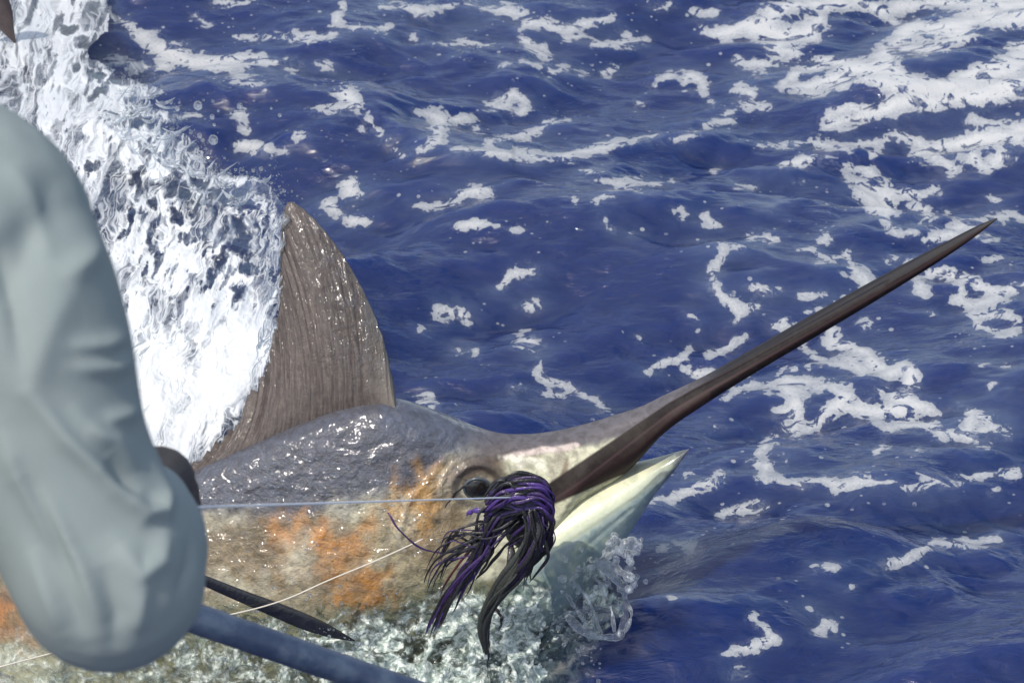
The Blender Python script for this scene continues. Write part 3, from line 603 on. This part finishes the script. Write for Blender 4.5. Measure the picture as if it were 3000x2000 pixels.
edge = catmull([(330,-60),(312,20),(318,95),(262,150),(300,195),(350,225),(470,258),(455,285),(410,300),(530,345),(500,372),(560,410),(612,470),(625,505),(700,512),(770,528),(800,560),(840,612),(850,680),(840,800),(834,950),(820,1050),(780,1150),(730,1230),(640,1320),(560,1400)], 400)
yev = edge[:, 1]
def right_edge(y):
    return np.array([edge[np.argmin(np.abs(yev-a)+0*edge[:, 0]), 0] for a in y])
holes = [(287,210,34,16),(344,249,34,14),(287,273,26,14),(430,359,44,20),(268,488,20,16),(588,531,28,24),(500,555,20,36),(545,569,20,24),(684,569,60,32),(776,552,20,30),(693,655,28,28),(698,717,40,28),(406,540,14,40),(311,555,14,24),(516,650,18,24),(378,636,13,24),(574,430,22,22),
 (640,610,14,24),(600,600,12,26),(450,600,12,24),(740,610,40,12),(650,760,26,20),(720,780,22,30),(620,810,12,22),(480,470,22,10),(350,700,10,20),(700,860,16,30),(430,700,10,22),(560,700,10,18),(250,130,26,14),(200,95,30,12),(330,330,20,9)]
def splash(name, seed, back, step, edge_shift, label):
    py = np.arange(-120, 1430, step); px = np.arange(-260, 900, step); Xp, Yp = np.meshgrid(px, py, indexing='ij'); x = Xp.ravel(); y = Yp.ravel()
    o3 = np.stack([x/90, y/90, 0*x+seed], 1)
    re = np.interp(y, np.linspace(-120, 1430, 311), right_edge(np.linspace(-120, 1430, 311)))
    inside = re+edge_shift+20*fbm(o3*1.6, 4)-x
    # depth follows the fish's back away from the viewer
    D = np.interp(y, [-120, 0, 150, 350, 600, 1000, 1430], [6.3, 6.0, 5.45, 4.85, 4.42, 4.02, 3.74])+back
    D = D + .02*np.exp(-np.maximum(inside, 0)/60) + .06*sm(0, 500, inside)
    P = atY(x, y, D)
    flow = np.stack([x/60+y/170, y/200-x/300, 0*x+seed*3], 1)
    calm = 1-.25*sm(750, 1000, y); d = .008*(ridged(flow*.9, 4, 2.0, .42)-1)*calm+.022*fbm(o3*.7, 2)+.0022*(ridged(o3*4, 3)-1)*calm
    hv = np.full(x.shape, 9.0); jx = x+22*fbm(o3*1.5, 4); jy = y+30*fbm(o3*1.5+8, 4)
    for hx, hy, rx, ry in holes:
        hv = np.minimum(hv, np.hypot((jx-hx)/rx, (jy-hy)/ry))
    d += .004*np.exp(-((hv-1.25)/.28)**2)
    P = P+d[:, None]*np.array([0, -.85, .5])
    dens = 0.56+.2*sm(680, 1050, y)-(.55*(1-sm(820, 1000, y)) if back > 0 else 0)-.18*np.exp(-((x-700)/110)**2-((y-760)/150)**2)-.25*np.exp(-((x-520)/240)**2-((y-600)/90)**2)+.12*sm(450, 200, y)*0
    dens -= .45*np.exp(-np.maximum(inside, 0)/45)
    fl = ridged(flow*2.0+7, 4)
    open_ = (inside < 0)
    dens = dens-1.2*(1-sm(.3, 1.35, hv))-.8*(1-sm(.55, .95, fl))*(1-sm(800, 1000, y))
    F = grid_faces(len(px), len(py)); keep = ~(open_[F].any(1)); F = F[keep]
    used = np.unique(F); rm = np.full(len(x), -1); rm[used] = np.arange(len(used))
    dens = dens+.15*np.exp(-((hv-1.4)/.16)**2)
    o = mesh_obj(name, P[used], rm[F], WHITE, attrs={'aeration': dens[used], 'flow_u': (flow[:, 0]+.35*fbm(o3*1.2, 3))[used], 'flow_v': (flow[:, 1]+.2*fbm(o3*1.2+4, 3))[used]})
    tag(o, kind='stuff', label=label, cat='splash'); return o
splash('splash_curtain', 1.0, 0.0, 3.0, 0, 'white curtain of splashing water thrown up behind the dorsal fin')
splash('splash_backwash', 5.0, .13, 5.0, -34, 'second veil of white water standing behind the splash curtain')

# droplets
M = Mat('clear_water')
fre = M.n('ShaderNodeFresnel'); fre.inputs['IOR'].default_value = 1.5
lw = M.n('ShaderNodeLayerWeight'); lw.inputs['Blend'].default_value = .35
CLEARM = M.done(M.mixsh(M.math('MINIMUM', M.math('ADD', M.math('MULTIPLY', fre.outputs[0], 1.3), M.math('MULTIPLY', lw.outputs['Facing'], .12)), 1.0),
     M.mixsh(.35, M.sh('ShaderNodeBsdfTransparent', Color=(.86, .91, .95)), M.sh('ShaderNodeBsdfRefraction', Color=(.95, .97, 1.0), Roughness=.02, IOR=1.33)),
     M.mixsh(.15, M.sh('ShaderNodeBsdfGlossy', Roughness=.05), M.sh('ShaderNodeBsdfDiffuse', Color=(.85, .87, .9)))))
M = Mat('splash_glass'); p = M.pos(); bm_ = M.bump(M.noise(p, 90, 4, .6, .8), .5, .006)
lw = M.n('ShaderNodeLayerWeight'); lw.inputs['Blend'].default_value = .5; M.t.links.new(bm_, lw.inputs['Normal'])
GLASSY = M.done(M.mixsh(M.math('ADD', M.math('MULTIPLY', M.ramp(lw.outputs['Facing'], .35, .95), .55), M.ramp(M.noise(p, 70, 4, .6), .5, .75, .08, .5)), M.mixsh(.5, M.sh('ShaderNodeBsdfTransparent', Color=(.9, .94, .96)), M.sh('ShaderNodeBsdfRefraction', Color=(.95, .97, 1.0), Roughness=.03, IOR=1.33, Normal=bm_)),
     M.mixsh(.5, M.sh('ShaderNodeBsdfGlossy', Roughness=.08, Normal=bm_), M.sh('ShaderNodeBsdfDiffuse', Color=(.88, .9, .92), Normal=bm_))))
big = [(580,310,14),(625,410,15),(703,312,10),(622,343,8),(520,320,7),(490,300,5),(820,338,6),(628,366,5),(765,495,7),(742,500,6),(585,398,8),(795,318,4),(640,325,4)]
for k, (x, y, r) in enumerate(big):
    P = atY(x, y, 4.7); V = ICO2[0]*np.array([1, 1, 1.12])*r*.00062
    o = mesh_obj('water_droplet', V, ICO2[1], GLASSY); o.location = P
    lab = {0: 'second largest round droplet, flying above the largest one right of the splash crest', 1: 'largest round water droplet flying right of the splash crest', 2: 'bright droplet flying alone above the dark water, right of the two largest ones', 6: 'tiny droplet farthest to the right of the splash crest'}
    tag(o, lab.get(k, 'small round water droplet flying close to the edge of the splash crest'), 'droplet', 'droplets flying off the splash crest')
nD = 900
e = edge[rng.integers(60, 300, nD)]; off = rng.exponential(26, nD)
xs = e[:, 0]+off*rng.uniform(-.5, 1.0, nD)+rng.normal(0, 6, nD); ys = e[:, 1]-off*rng.uniform(-.2, .9, nD)
Yd = np.interp(ys, [0, 350, 600, 1000, 1400], [5.95, 4.85, 4.42, 4.02, 3.8])+rng.normal(0, .05, nD)
ok = ~((xs > 850) & (ys > 620)); xs, ys, Yd = xs[ok], ys[ok], Yd[ok]
C1 = atY(xs, ys, Yd); R1 = np.minimum(rng.exponential(.0008, len(xs))+.0004, .0045)
V, F = balls(C1, R1, ICO1); o = mesh_obj('splash_spray', V, F, CLEARM); tag(o, 'fine clear spray drops flying off the edge of the splash curtain', 'spray', kind='stuff')
# glassy strands along the crest
parts = []
for k in range(70):
    i = rng.integers(90, 250); e0 = edge[i]; L = rng.uniform(25, 110); ang = rng.normal(math.radians(-125 if k % 2 else -40), .5)
    x0, y0 = e0[0]-rng.uniform(0, 120), e0[1]+rng.uniform(0, 90); n = 10; tq = np.linspace(0, 1, n)
    xx = x0+L*tq*math.cos(ang)+10*np.sin(tq*rng.uniform(2, 6)+k); yy = y0-L*tq*math.sin(-ang)*.5+14*np.sin(tq*rng.uniform(2, 5))
    P = atY(xx, yy, np.interp(yy, [0, 350, 600, 1000], [5.9, 4.78, 4.3, 3.9])); parts.append(tube(P, .0035*np.sin(math.pi*np.clip(tq*.9+.08, 0, 1))*rng.uniform(.5, 1.2), 7))
for k in range(46):
    y0 = rng.uniform(600, 1050); x0 = np.interp(y0, [600, 720, 900, 1050], [838, 822, 814, 795])-rng.uniform(-14, 40); L = rng.uniform(20, 80); tq = np.linspace(0, 1, 10)
    xx = x0-L*.35*tq+6*np.sin(tq*rng.uniform(3, 8)+k); yy = y0+L*tq
    P = atY(xx, yy, np.full(10, 3.66)+.12*np.clip((1190-yy)/580, 0, 1)); parts.append(tube(P, .0026*np.sin(math.pi*np.clip(tq*.9+.08, 0, 1))*rng.uniform(.5, 1.2), 7))
V, F = join(parts); o = mesh_obj('splash_strands', V, F, GLASSY); tag(o, 'glassy twisted strands of water along the splash crest', 'splash', kind='stuff')

# ------------------------------------------------------------------ water washing over the flank, and spray round the throat
M = Mat('wash_film')
p = M.pos(); cn = M.noise(p, 17, 4, .55, 2.0); c2 = M.noise(p, 80, 4, .6, 1.0)
bmp = M.bump(M.math('ADD', cn, M.math('MULTIPLY', c2, .06)), .6, .018)
fre = M.n('ShaderNodeFresnel'); fre.inputs['IOR'].default_value = 1.36; M.t.links.new(bmp, fre.inputs['Normal'])
flm = M.mixsh(fre.outputs[0], M.sh('ShaderNodeBsdfTransparent', Color=(.86, .91, .88)), M.sh('ShaderNodeBsdfGlossy', Roughness=.07, Normal=bmp))
fz = M.math('MULTIPLY', M.attr('aeration'), M.ramp(M.math('ADD', cn, M.math('MULTIPLY', c2, .25)), .47, .80))
WASH = M.done(M.mixsh(M.math('MINIMUM', M.math('MULTIPLY', fz, 1.6), .92), flm, M.pbr(M.mix(M.ramp(c2, .4, .65), (.24, .30, .27), (.70, .74, .68)), .3, .5, bmp)))
step = 4.0; px = np.arange(-60, 1760, step); py = np.arange(1500, 2080, step); Xp, Yp = np.meshgrid(px, py, indexing='ij'); x = Xp.ravel(); y = Yp.ravel()
o3 = np.stack([x/70, y/70, 0*x], 1)
topline = np.interp(x, [0, 500, 800, 1000, 1200, 1350, 1450, 1550, 1650, 1760], [1800, 1760, 1760, 1770, 1720, 1690, 1700, 1690, 1690, 1720])
dep = y-topline+34*fbm(o3*.7, 4)
Dd = np.interp(y, [1500, 1800, 2080], [3.47, 3.43, 3.36])+0.02*np.interp(x, [0, 1700], [0, 1])
P = atY(x, y, Dd)+((.016*(ridged(o3*.9, 3, 2.0, .4)-1)+.022*fbm(o3*.5+5, 3)))[:, None]*np.array([0, -.8, .6])
ae = sm(0, 110, dep)*np.interp(x, [0, 700, 1000, 1300, 1700], [.3, .4, .8, 1.0, .8])
open_ = (dep < 0) | (x > 1650+60*fbm(o3+3, 3)-(y-1700)*.25)
F = grid_faces(len(px), len(py)); F = F[~open_[F].any(1)]; used = np.unique(F); rm = np.full(len(x), -1); rm[used] = np.arange(len(used))
o = mesh_obj('wash_water', P[used], rm[F], WASH, attrs={'aeration': ae[used]}); tag(o, 'thin greenish bubbling water washing over the lower flank of the marlin', 'water', kind='stuff')
# beads and bubbles
nD = 1100
xs = rng.uniform(400, 1760, nD); ys = np.interp(xs, [400, 1000, 1300, 1760], [1790, 1800, 1780, 1800])+np.abs(rng.normal(0, 110, nD))-30+rng.normal(0, 30, nD)
C1 = atY(xs, ys, np.interp(ys, [1500, 1800, 2080], [3.44, 3.385, 3.30])); R1 = np.minimum(rng.exponential(.0009, nD)+.0005, .0045)
V, F = balls(C1, R1, ICO1); o = mesh_obj('wash_bubbles', V, F, CLEARM); tag(o, 'clear bubbles and beads in the churned water below the lure', 'bubbles', kind='stuff')
# drops scattered on the wet back and flank
nD = 400
xs = np.concatenate([rng.normal(900, 150, 200), rng.uniform(560, 1350, 200)]); ys = np.concatenate([rng.normal(1405, 45, 200), rng.uniform(1300, 1720, 200)])
yt = np.interp(xs, [520, 880, 1150, 1440], [1420, 1265, 1205, 1300]); k = ys > yt; xs, ys, yt = xs[k], ys[k], yt[k]
tt_ = np.clip((ys-yt)/800, 0, 1); wob = .155*np.abs(np.sin(np.arccos(1-2*tt_)))**.8*(0.62+.38*sm(0, .5, tt_))
C1 = atY(xs, ys, FISH_Y-wob-.002); R1 = np.minimum(rng.exponential(.0008, len(xs))+.0004, .003)
V, F = balls(C1, R1, ICO1, np.stack([rng.uniform(.8, 2.0, len(xs)), np.full(len(xs), .6), rng.uniform(.6, 1.1, len(xs))], 1)); o = mesh_obj('skin_beads', V, F, CLEARM); tag(o, 'water beads glinting on the wet flank of the marlin', 'droplets', kind='stuff')
# clear splash right of the throat: thick rims with a thin sheet between
parts = []
def rim(pts, r, Yv, n=24):
    q = catmull(pts, n); parts.append(tube(atY(q[:, 0], q[:, 1], np.full(n, Yv)+.015*np.sin(np.linspace(0, 5, n))), r*(.7+.5*np.abs(np.sin(np.linspace(0, 9, n)))), 8))
for pts, r in (([(1740,1640),(1790,1680),(1830,1740),(1822,1850),(1780,1866),(1710,1850),(1660,1800)], .0042),
               ([(1690,1660),(1750,1700),(1790,1780),(1800,1850)], .0022), ([(1670,1700),(1720,1750),(1760,1850)], .0022), ([(1660,1740),(1700,1800),(1740,1860)], .0022),
               ([(1770,1640),(1800,1610),(1835,1625),(1850,1650)], .004), ([(1810,1680),(1835,1760),(1850,1800),(1830,1850)], .0022), ([(1760,1640),(1800,1660),(1850,1700)], .004)):
    rim(pts, r*1.5, 3.43)
r3 = np.random.default_rng(5)
for cx, cy, sxx, syy, k in ((1830, 1605, 26, 20, 34), (1800, 1590, 16, 14, 14), (1845, 1705, 17, 17, 20), (1700, 1680, 40, 30, 20), (1870, 1600, 8, 12, 6)):
    for j in range(k):
        P_ = atY(cx+r3.normal(0, sxx), cy+r3.normal(0, syy), 3.44+r3.normal(0, .012)); parts.append((ICO2[0]*r3.uniform(.0025, .0075)+P_, ICO2[1]))
V, F = join(parts); V, F, Nv = remesh(V, F, .0024, 2)
o = mesh_obj('throat_splash', V+Nv*(.0015*fbm(V*90, 3))[:, None], F, GLASSY); tag(o, 'clear glassy loop of water thrown up to the right of the throat', 'splash', kind='stuff')
px = np.arange(1640, 1850, 4.0); py = np.arange(1630, 1880, 4.0); Xp, Yp = np.meshgrid(px, py, indexing='ij'); x = Xp.ravel(); y = Yp.ravel()
ins = (x > 1705) & (np.hypot((x-1740)/92, (y-1755)/118) < 1+.1*np.sin(x/17)) & (y > 1590+(1840-x)*.25) & (x < 1832)
o3 = np.stack([x/50, y/50, 0*x], 1); P = atY(x, y, 3.44+.03*fbm(o3*.6, 3)+.012*ridged(np.stack([x/26+y/80, y/120, 0*x], 1), 3))
F = grid_faces(len(px), len(py)); F = F[ins[F].all(1)]; used = np.unique(F); rm = np.full(len(x), -1); rm[used] = np.arange(len(used))
o = mesh_obj('throat_sheet', P[used], rm[F], WASH, attrs={'aeration': np.full(len(used), .7)}); tag(o, 'thin streaked sheet of water hanging under the lower jaw', 'splash', kind='stuff')

# ------------------------------------------------------------------ the lure hanging from the jaw hinge
lure = empty('fishing_lure', tuple(atY(1510, 1450, 3.42))); tag(lure, 'purple and black stranded skirt lure hanging from the corner of the marlin mouth', 'lure')
def plastic(name, c, r=.3):
    M = Mat(name); return M.done(M.pbr(M.mix(M.noise(M.pos(), 60, 3), c, tuple(v*.5 for v in c)), r, .5, M.bump(M.noise(M.pos(), 220, 4), .5, .003), coat=.1))
PURP = plastic('purple_skirt', (.075, .036, .20)); BLK = plastic('black_skirt', (.014, .013, .016), .42); DKP = plastic('dark_purple_skirt', (.045, .02, .10)); RED = plastic('red_skirt', (.07, .012, .02)); GRY = plastic('grey_strip', (.035, .038, .032), .35)
LY = 3.36
V, F, Nv = remesh(*join([(ico(3)[0]*np.array([.052, .034, .040])+atY(1520, 1460, LY+.02), ico(3)[1]), (ico(3)[0]*np.array([.035, .028, .05])+atY(1545, 1530, LY+.02), ico(3)[1])]), .004, 4)
o = mesh_obj('lure_head', V+Nv*(.004*fbm(V*50, 3))[:, None], F, BLK); adopt(o, lure)
def strand(pts, w, m, flat=.35, y0=None):
    n = 28; q = catmull(pts, n); tq = np.linspace(0, 1, n)
    yy = (LY if y0 is None else y0)-.016*np.sin(math.pi*tq)+.006*np.sin(tq*6+len(pts)+pts[0][0])
    rr = w*.00037*np.interp(tq, [0, .1, .7, 1], [.6, 1, .9, .15])
    V, F = tube(atY(q[:, 0]+1.5*np.sin(tq*23+w*9), q[:, 1], yy), rr*(1.15+.25*np.sin(tq*19+w*7)), 8, flat*.6); o = mesh_obj('skirt_strand', V, F, m); adopt(o, lure); return o
mats = [PURP, BLK, DKP, BLK, BLK, DKP]
r2 = np.random.default_rng(3)
# folded over the top of the head
for k in range(30):
    u = k/29; y = 1398+u*95; x0 = 1462-18*u+r2.normal(0, 8); x1 = 1616+r2.normal(0, 5)
    strand([(x0-20, y+38+r2.normal(0, 6)), (x0+20, y+6+r2.normal(0, 9)), (1520, y-8+18*u+r2.normal(0, 10)), (1585, y+2+r2.normal(0, 9)), (x1, y+38), (x1-2, y+75+r2.normal(0, 12))], r2.uniform(3, 8), mats[r2.integers(6)], .5, LY-.016-.008*math.sin(u*3)-.006*r2.uniform())
# sweep to the lower left
for k in range(54):
    u = r2.uniform(); x0 = 1470+70*r2.uniform(); y0 = 1470+60*u
    tx, ty = [(1265, 1700), (1262, 1860), (1290, 1640), (1300, 1790), (1340, 1740), (1275, 1845)][k % 6]; tx += r2.normal(0, 14); ty += r2.normal(0, 18)
    if k % 6 in (1, 5): tx, ty = 1265+r2.normal(0, 7), 1850+r2.normal(0, 14)
    strand([(x0, y0), (x0-50+r2.normal(0, 8), y0+30), (0.45*x0+.55*tx+18+r2.normal(0, 12), .55*y0+.45*ty+r2.normal(0, 12)), (tx+35, ty-70), (tx, ty)], r2.uniform(2.5, 7), RED if k == 18 else mats[r2.integers(6)], .45, LY-.004*r2.uniform(0, 4))
# short curls to the right and straight down
for k in range(30):
    x0 = 1520+80*r2.uniform(); y0 = 1470+50*r2.uniform(); L = r2.uniform(70, 220)
    strand([(x0, y0), (x0+18+r2.normal(0, 10), y0+L*.3), (x0+6+r2.normal(0, 12), y0+L*.65), (x0-30+r2.normal(0, 16), y0+L)], r2.uniform(2.5, 7), mats[r2.integers(6)], .45, LY-.012-.01*r2.uniform())
strand([(1588,1470),(1612,1520),(1606,1580),(1575,1640),(1535,1680)], 9, BLK); strand([(1575,1490),(1570,1550),(1568,1580)], 14, PURP); strand([(1600,1500),(1618,1550),(1600,1600),(1560,1635)], 7, DKP)
strand([(1450,1560),(1440,1620),(1400,1690)], 6, BLK); strand([(1370,1420),(1340,1440),(1300,1490)], 4, BLK); strand([(1440,1500),(1390,1495),(1365,1510)], 9, PURP, .5)
strand([(1135,1500),(1165,1545),(1210,1590),(1265,1615),(1330,1615),(1400,1580)], 3.5, DKP, .9); strand([(1540,1560),(1480,1600),(1430,1660),(1390,1700)], 6, BLK)
# long dark strip
q = catmull([(1555,1500,16),(1556,1570,24),(1530,1650,30),(1470,1720,30),(1428,1790,26),(1414,1850,17),(1425,1915,7)], 40)
V, F = tube(atY(q[:, 0], q[:, 1], LY-.026-.012*np.sin(np.linspace(0, 3, 40))), q[:, 2]*.00043*(1+.12*np.sin(np.linspace(0, 17, 40))), 14, .4); o = mesh_obj('bait_strip', V, F, GRY); adopt(o, lure); o['label'] = 'broad dark grey strip curling down among the skirt strands'
for k in range(16):
    x0 = 1530+40*r2.uniform(); L = r2.uniform(.55, 1.0); j = r2.normal(0, 9)
    full = catmull([(x0, 1490), (x0+8+j, 1570), (1520+j+18*r2.normal(), 1660), (1455+j+12*r2.normal(), 1745), (1420+j, 1830), (1424+j*.5, 1930)], 20)[:int(20*L)]
    strand([tuple(v) for v in full[::3]], r2.uniform(3, 9), [BLK, BLK, DKP, GRY][k % 4], .45, LY-.03-.012*r2.uniform())
for pts, wdt in (([(1535,1570,0),(1555,1640,0),(1540,1690,0)], 16), ([(1500,1580,0),(1490,1660,0),(1450,1740,0)], 12), ([(1555,1560,0),(1570,1620,0),(1520,1700,0)], 16), ([(1450,1780,0),(1470,1810,0),(1460,1850,0)], 6), ([(1430,1840,0),(1432,1900,0),(1426,1960,0)], 4)):
    strand([(a, b) for a, b, _ in pts], wdt, BLK, .4, LY-.012)

# ------------------------------------------------------------------ lines, pole
M = Mat('nylon_line'); LINE = M.done(M.pbr((.55, .50, .42), .3, .5)); M = Mat('clear_leader'); LEAD = M.done(M.pbr((.85, .86, .86), .5, .3))
n = 30; tq = np.linspace(0, 1, n)
P = atD(np.array([470, 1505]), np.array([1488, 1456]), np.array([2.25, 3.98])); L = P[0]+(P[1]-P[0])*tq[:, None]
V, F = tube(L, .0011, 8); o = mesh_obj('leader_line', V, F, LEAD); tag(o, 'pale leader line running level from the gloved hand to the lure', 'fishing line')
def flank_y(px, py): return 3.38
pts = np.array([(-60,1968),(180,1905),(420,1848),(680,1798),(830,1757),(960,1700),(1100,1642),(1240,1578)], float); q = catmull(pts, 50)
V, F = tube(atY(q[:, 0], q[:, 1], np.interp(q[:, 0], [0, 700, 1240], [3.20, 3.32, 3.415])), .0011, 8); o = mesh_obj('fishing_line', V, F, LINE); tag(o, 'thin tan line slanting across the orange flank behind the pole', 'fishing line')
pole = empty('gaff_pole', tuple(atD(700, 1855, 2.8)))
tag(pole, 'thick blue grey pole reaching in under the elbow at the bottom edge', 'pole')
P = atD(np.array([150, 1560]), np.array([1664, 2152]), np.array([2.72, 3.0])); L = P[0]+(P[1]-P[0])*tq[:, None]
V, F = tube(L, .0163, 24)
M = Mat('pole_paint'); p = M.pos(); POLE = M.done(M.pbr(M.mix(M.ramp(M.noise(p, 30, 5, .65), .35, .7), (.022, .036, .075), (.06, .085, .13)), .38, .5, M.bump(M.noise(p, 90, 4), .15, .003)))
o = mesh_obj('pole_shaft', V, F, POLE); adopt(o, pole)
V, F = tube(P[0]+(P[1]-P[0])*np.linspace(-.10, .01, 8)[:, None], .0185, 24); M = Mat('pole_grip_rubber'); o = mesh_obj('pole_grip', V, F, M.done(M.pbr((.02, .02, .022), .7))); adopt(o, pole)

# ------------------------------------------------------------------ the angler's mate: sleeve, hand
person = empty('person', tuple(atD(-150, 900, 1.8))); tag(person, 'person in a loose pale grey long-sleeved shirt, bent elbow and gloved hand holding the leader', 'person')
def chain(rows, n=60, ns=36):
    q = catmull(rows, n); P = atD(q[:, 0], q[:, 1], q[:, 2]); r = q[:, 3]*q[:, 2]*2*TX/3000
    return tube(P, r, ns)
arm = [(-620,480,1.80,400),(-420,560,1.79,402),(-240,625,1.78,398),(-130,705,1.77,405),(-50,790,1.765,368),(20,900,1.76,338),(85,1100,1.77,315),(150,1320,1.78,290),(240,1520,1.79,282),(318,1670,1.80,284),(330,1730,1.83,246)]
fore = [(325,1690,1.82,262),(375,1640,1.90,232),(415,1580,1.98,190),(425,1530,2.06,160),(425,1480,2.15,132)]
ball = ico(3); cb = atD(np.array(322.), np.array(1690.), np.array(1.81)); 
V, F, Nv = remesh(*join([chain(arm), chain(fore, 40), (ball[0]*.0655+cb, ball[1]), (ball[0]*.0985+atD(np.array(-150.), np.array(722.), np.array(1.77)), ball[1])]), .0030, 24)
sx, sy, sD = proj(V); facing = sm(-.1, .5, -(Nv@FWD))
d = np.zeros(len(V))
def fold(pts, wdt, ht):
    global d
    P = np.asarray(pts, float)[:, :2]; L = np.concatenate([[0], np.cumsum(np.hypot(*np.diff(P, axis=0).T))]); best = np.full(len(sx), 1e9); tb = np.zeros(len(sx))
    for i in range(len(P)-1):
        e_ = P[i+1]-P[i]; t_ = np.clip(((sx-P[i, 0])*e_[0]+(sy-P[i, 1])*e_[1])/(e_@e_), 0, 1); q_ = np.hypot(sx-P[i, 0]-t_*e_[0], sy-P[i, 1]-t_*e_[1])
        c_ = q_ < best; best[c_] = q_[c_]; tb[c_] = ((L[i]+t_*(L[i+1]-L[i]))/L[-1])[c_]
    d += 1.1*ht*np.exp(-(best/(1.15*wdt))**1.7)*facing*np.sin(math.pi*np.clip(tb*.92+.04, 0, 1))**.8
for pts, wdt, ht in (([(90,1150,0),(190,1280,0),(330,1430,0),(420,1505,0),(470,1500,0),(490,1440,0),(480,1340,0)], 24, .0105), ([(240,1250,0),(330,1290,0),(400,1380,0)], 26, .005), ([(300,1350,0),(400,1450,0)], 30, -.005),
        ([(345,1590,0),(410,1680,0),(470,1640,0),(490,1540,0)], 28, .0055), ([(200,1015,0),(310,1010,0),(400,975,0)], 22, .0045), ([(210,1075,0),(330,1080,0),(420,1045,0)], 22, .0045),
        ([(300,1230,0),(370,1215,0),(420,1190,0)], 20, .0045), ([(180,820,0),(260,760,0),(310,700,0)], 34, .005), ([(40,1400,0),(150,1650,0),(250,1880,0)], 34, -.008), ([(0,1250,0),(90,1480,0),(200,1760,0)], 30, .006), ([(90,1600,0),(180,1850,0)], 26, .005),
        ([(300,1650,0),(340,1800,0),(330,1900,0)], 30, -.005), ([(420,1700,0),(400,1850,0)], 26, .004), ([(560,1560,0),(560,1650,0),(520,1750,0)], 18, -.004), ([(0,900,0),(90,700,0),(180,500,0)], 60, -.006), ([(60,1180,0),(160,930,0),(240,800,0)], 50, .004), ([(200,1180,0),(330,1330,0)], 24, .003), ([(130,1450,0),(230,1640,0),(290,1800,0)], 20, .005), ([(60,1350,0),(160,1560,0),(220,1720,0)], 14, -.004), ([(20,480,0),(110,600,0),(150,760,0)], 30, .004), ([(-20,700,0),(40,900,0),(70,1100,0)], 26, -.005)):
    fold(pts, wdt, ht)
d += .0012*fbm(V*np.array([9, 9, 14]), 2)
V = V+Nv*d[:, None]
M = Mat('shirt_fabric'); p = M.pos(); 
wv = M.math('ADD', M.math('SINE', M.math('MULTIPLY', M.noise(p, 1, 0), 0.0)), M.noise(p, 900, 2))
SHIRT = M.done(M.pbr(M.mix(M.noise(p, 9, 3), (.215, .255, .252), (.245, .28, .272)), .8, .2, M.bump(M.math('ADD', wv, M.math('MULTIPLY', M.noise(M.pos(scale=(1, 1, .5), rot=(0, .5, 0)), 26, 5, .6, .8), 2.0)), .12, .003)))
sl = mesh_obj('shirt_sleeve', V, F, SHIRT); adopt(sl, person); sl['label'] = 'loose pale grey green sleeve creased around the elbow'
# shirt body beyond the left edge of the picture
V, F, Nv = remesh(*join([(ball[0]*np.array([.20, .15, .34])+atD(np.array(-1250.), np.array(1300.), np.array(1.72)), ball[1]), (ball[0]*np.array([.13, .12, .12])+atD(np.array(-620.), np.array(700.), np.array(1.78)), ball[1]), (ball[0]*np.array([.16, .13, .16])+atD(np.array(-850.), np.array(700.), np.array(1.75)), ball[1])]), .012, 10)
o = mesh_obj('shirt_body', V+Nv*(.006*fbm(V*9, 3))[:, None], F, SHIRT); adopt(o, person)
# forearm skin and gloved hand as one continuous mesh
hp = []
hp.append(chain([(425,1500,2.10,100),(432,1470,2.2,92),(440,1440,2.27,100),(455,1420,2.33,112),(470,1410,2.38,105)], 24, 16))
for k, (bx, by) in enumerate(((480,1350),(505,1385),(520,1420),(525,1455))):
    hp.append(chain([(bx-40,by+10,2.34,34),(bx+10,by-6,2.40,34),(bx+34,by+14,2.43,32),(bx+26,by+44,2.40,30),(bx-4,by+52,2.36,26)][:5], 14, 10))
hp.append(chain([(430,1370,2.27,36),(455,1338,2.31,34),(490,1342,2.36,30),(515,1362,2.39,24)], 14, 10))
V, F, Nv = remesh(*join(hp), .003, 3)
M = Mat('glove_leather'); p = M.pos(); GLOVE = M.done(M.pbr(M.mix(M.noise(p, 60, 4), (.018, .014, .013), (.06, .045, .04)), .6, .4, M.bump(M.noise(p, 150, 4), .4, .003)))
o = mesh_obj('gloved_hand', V, F, GLOVE); adopt(o, person); o['label'] = 'dark gloved hand closed on the leader line'
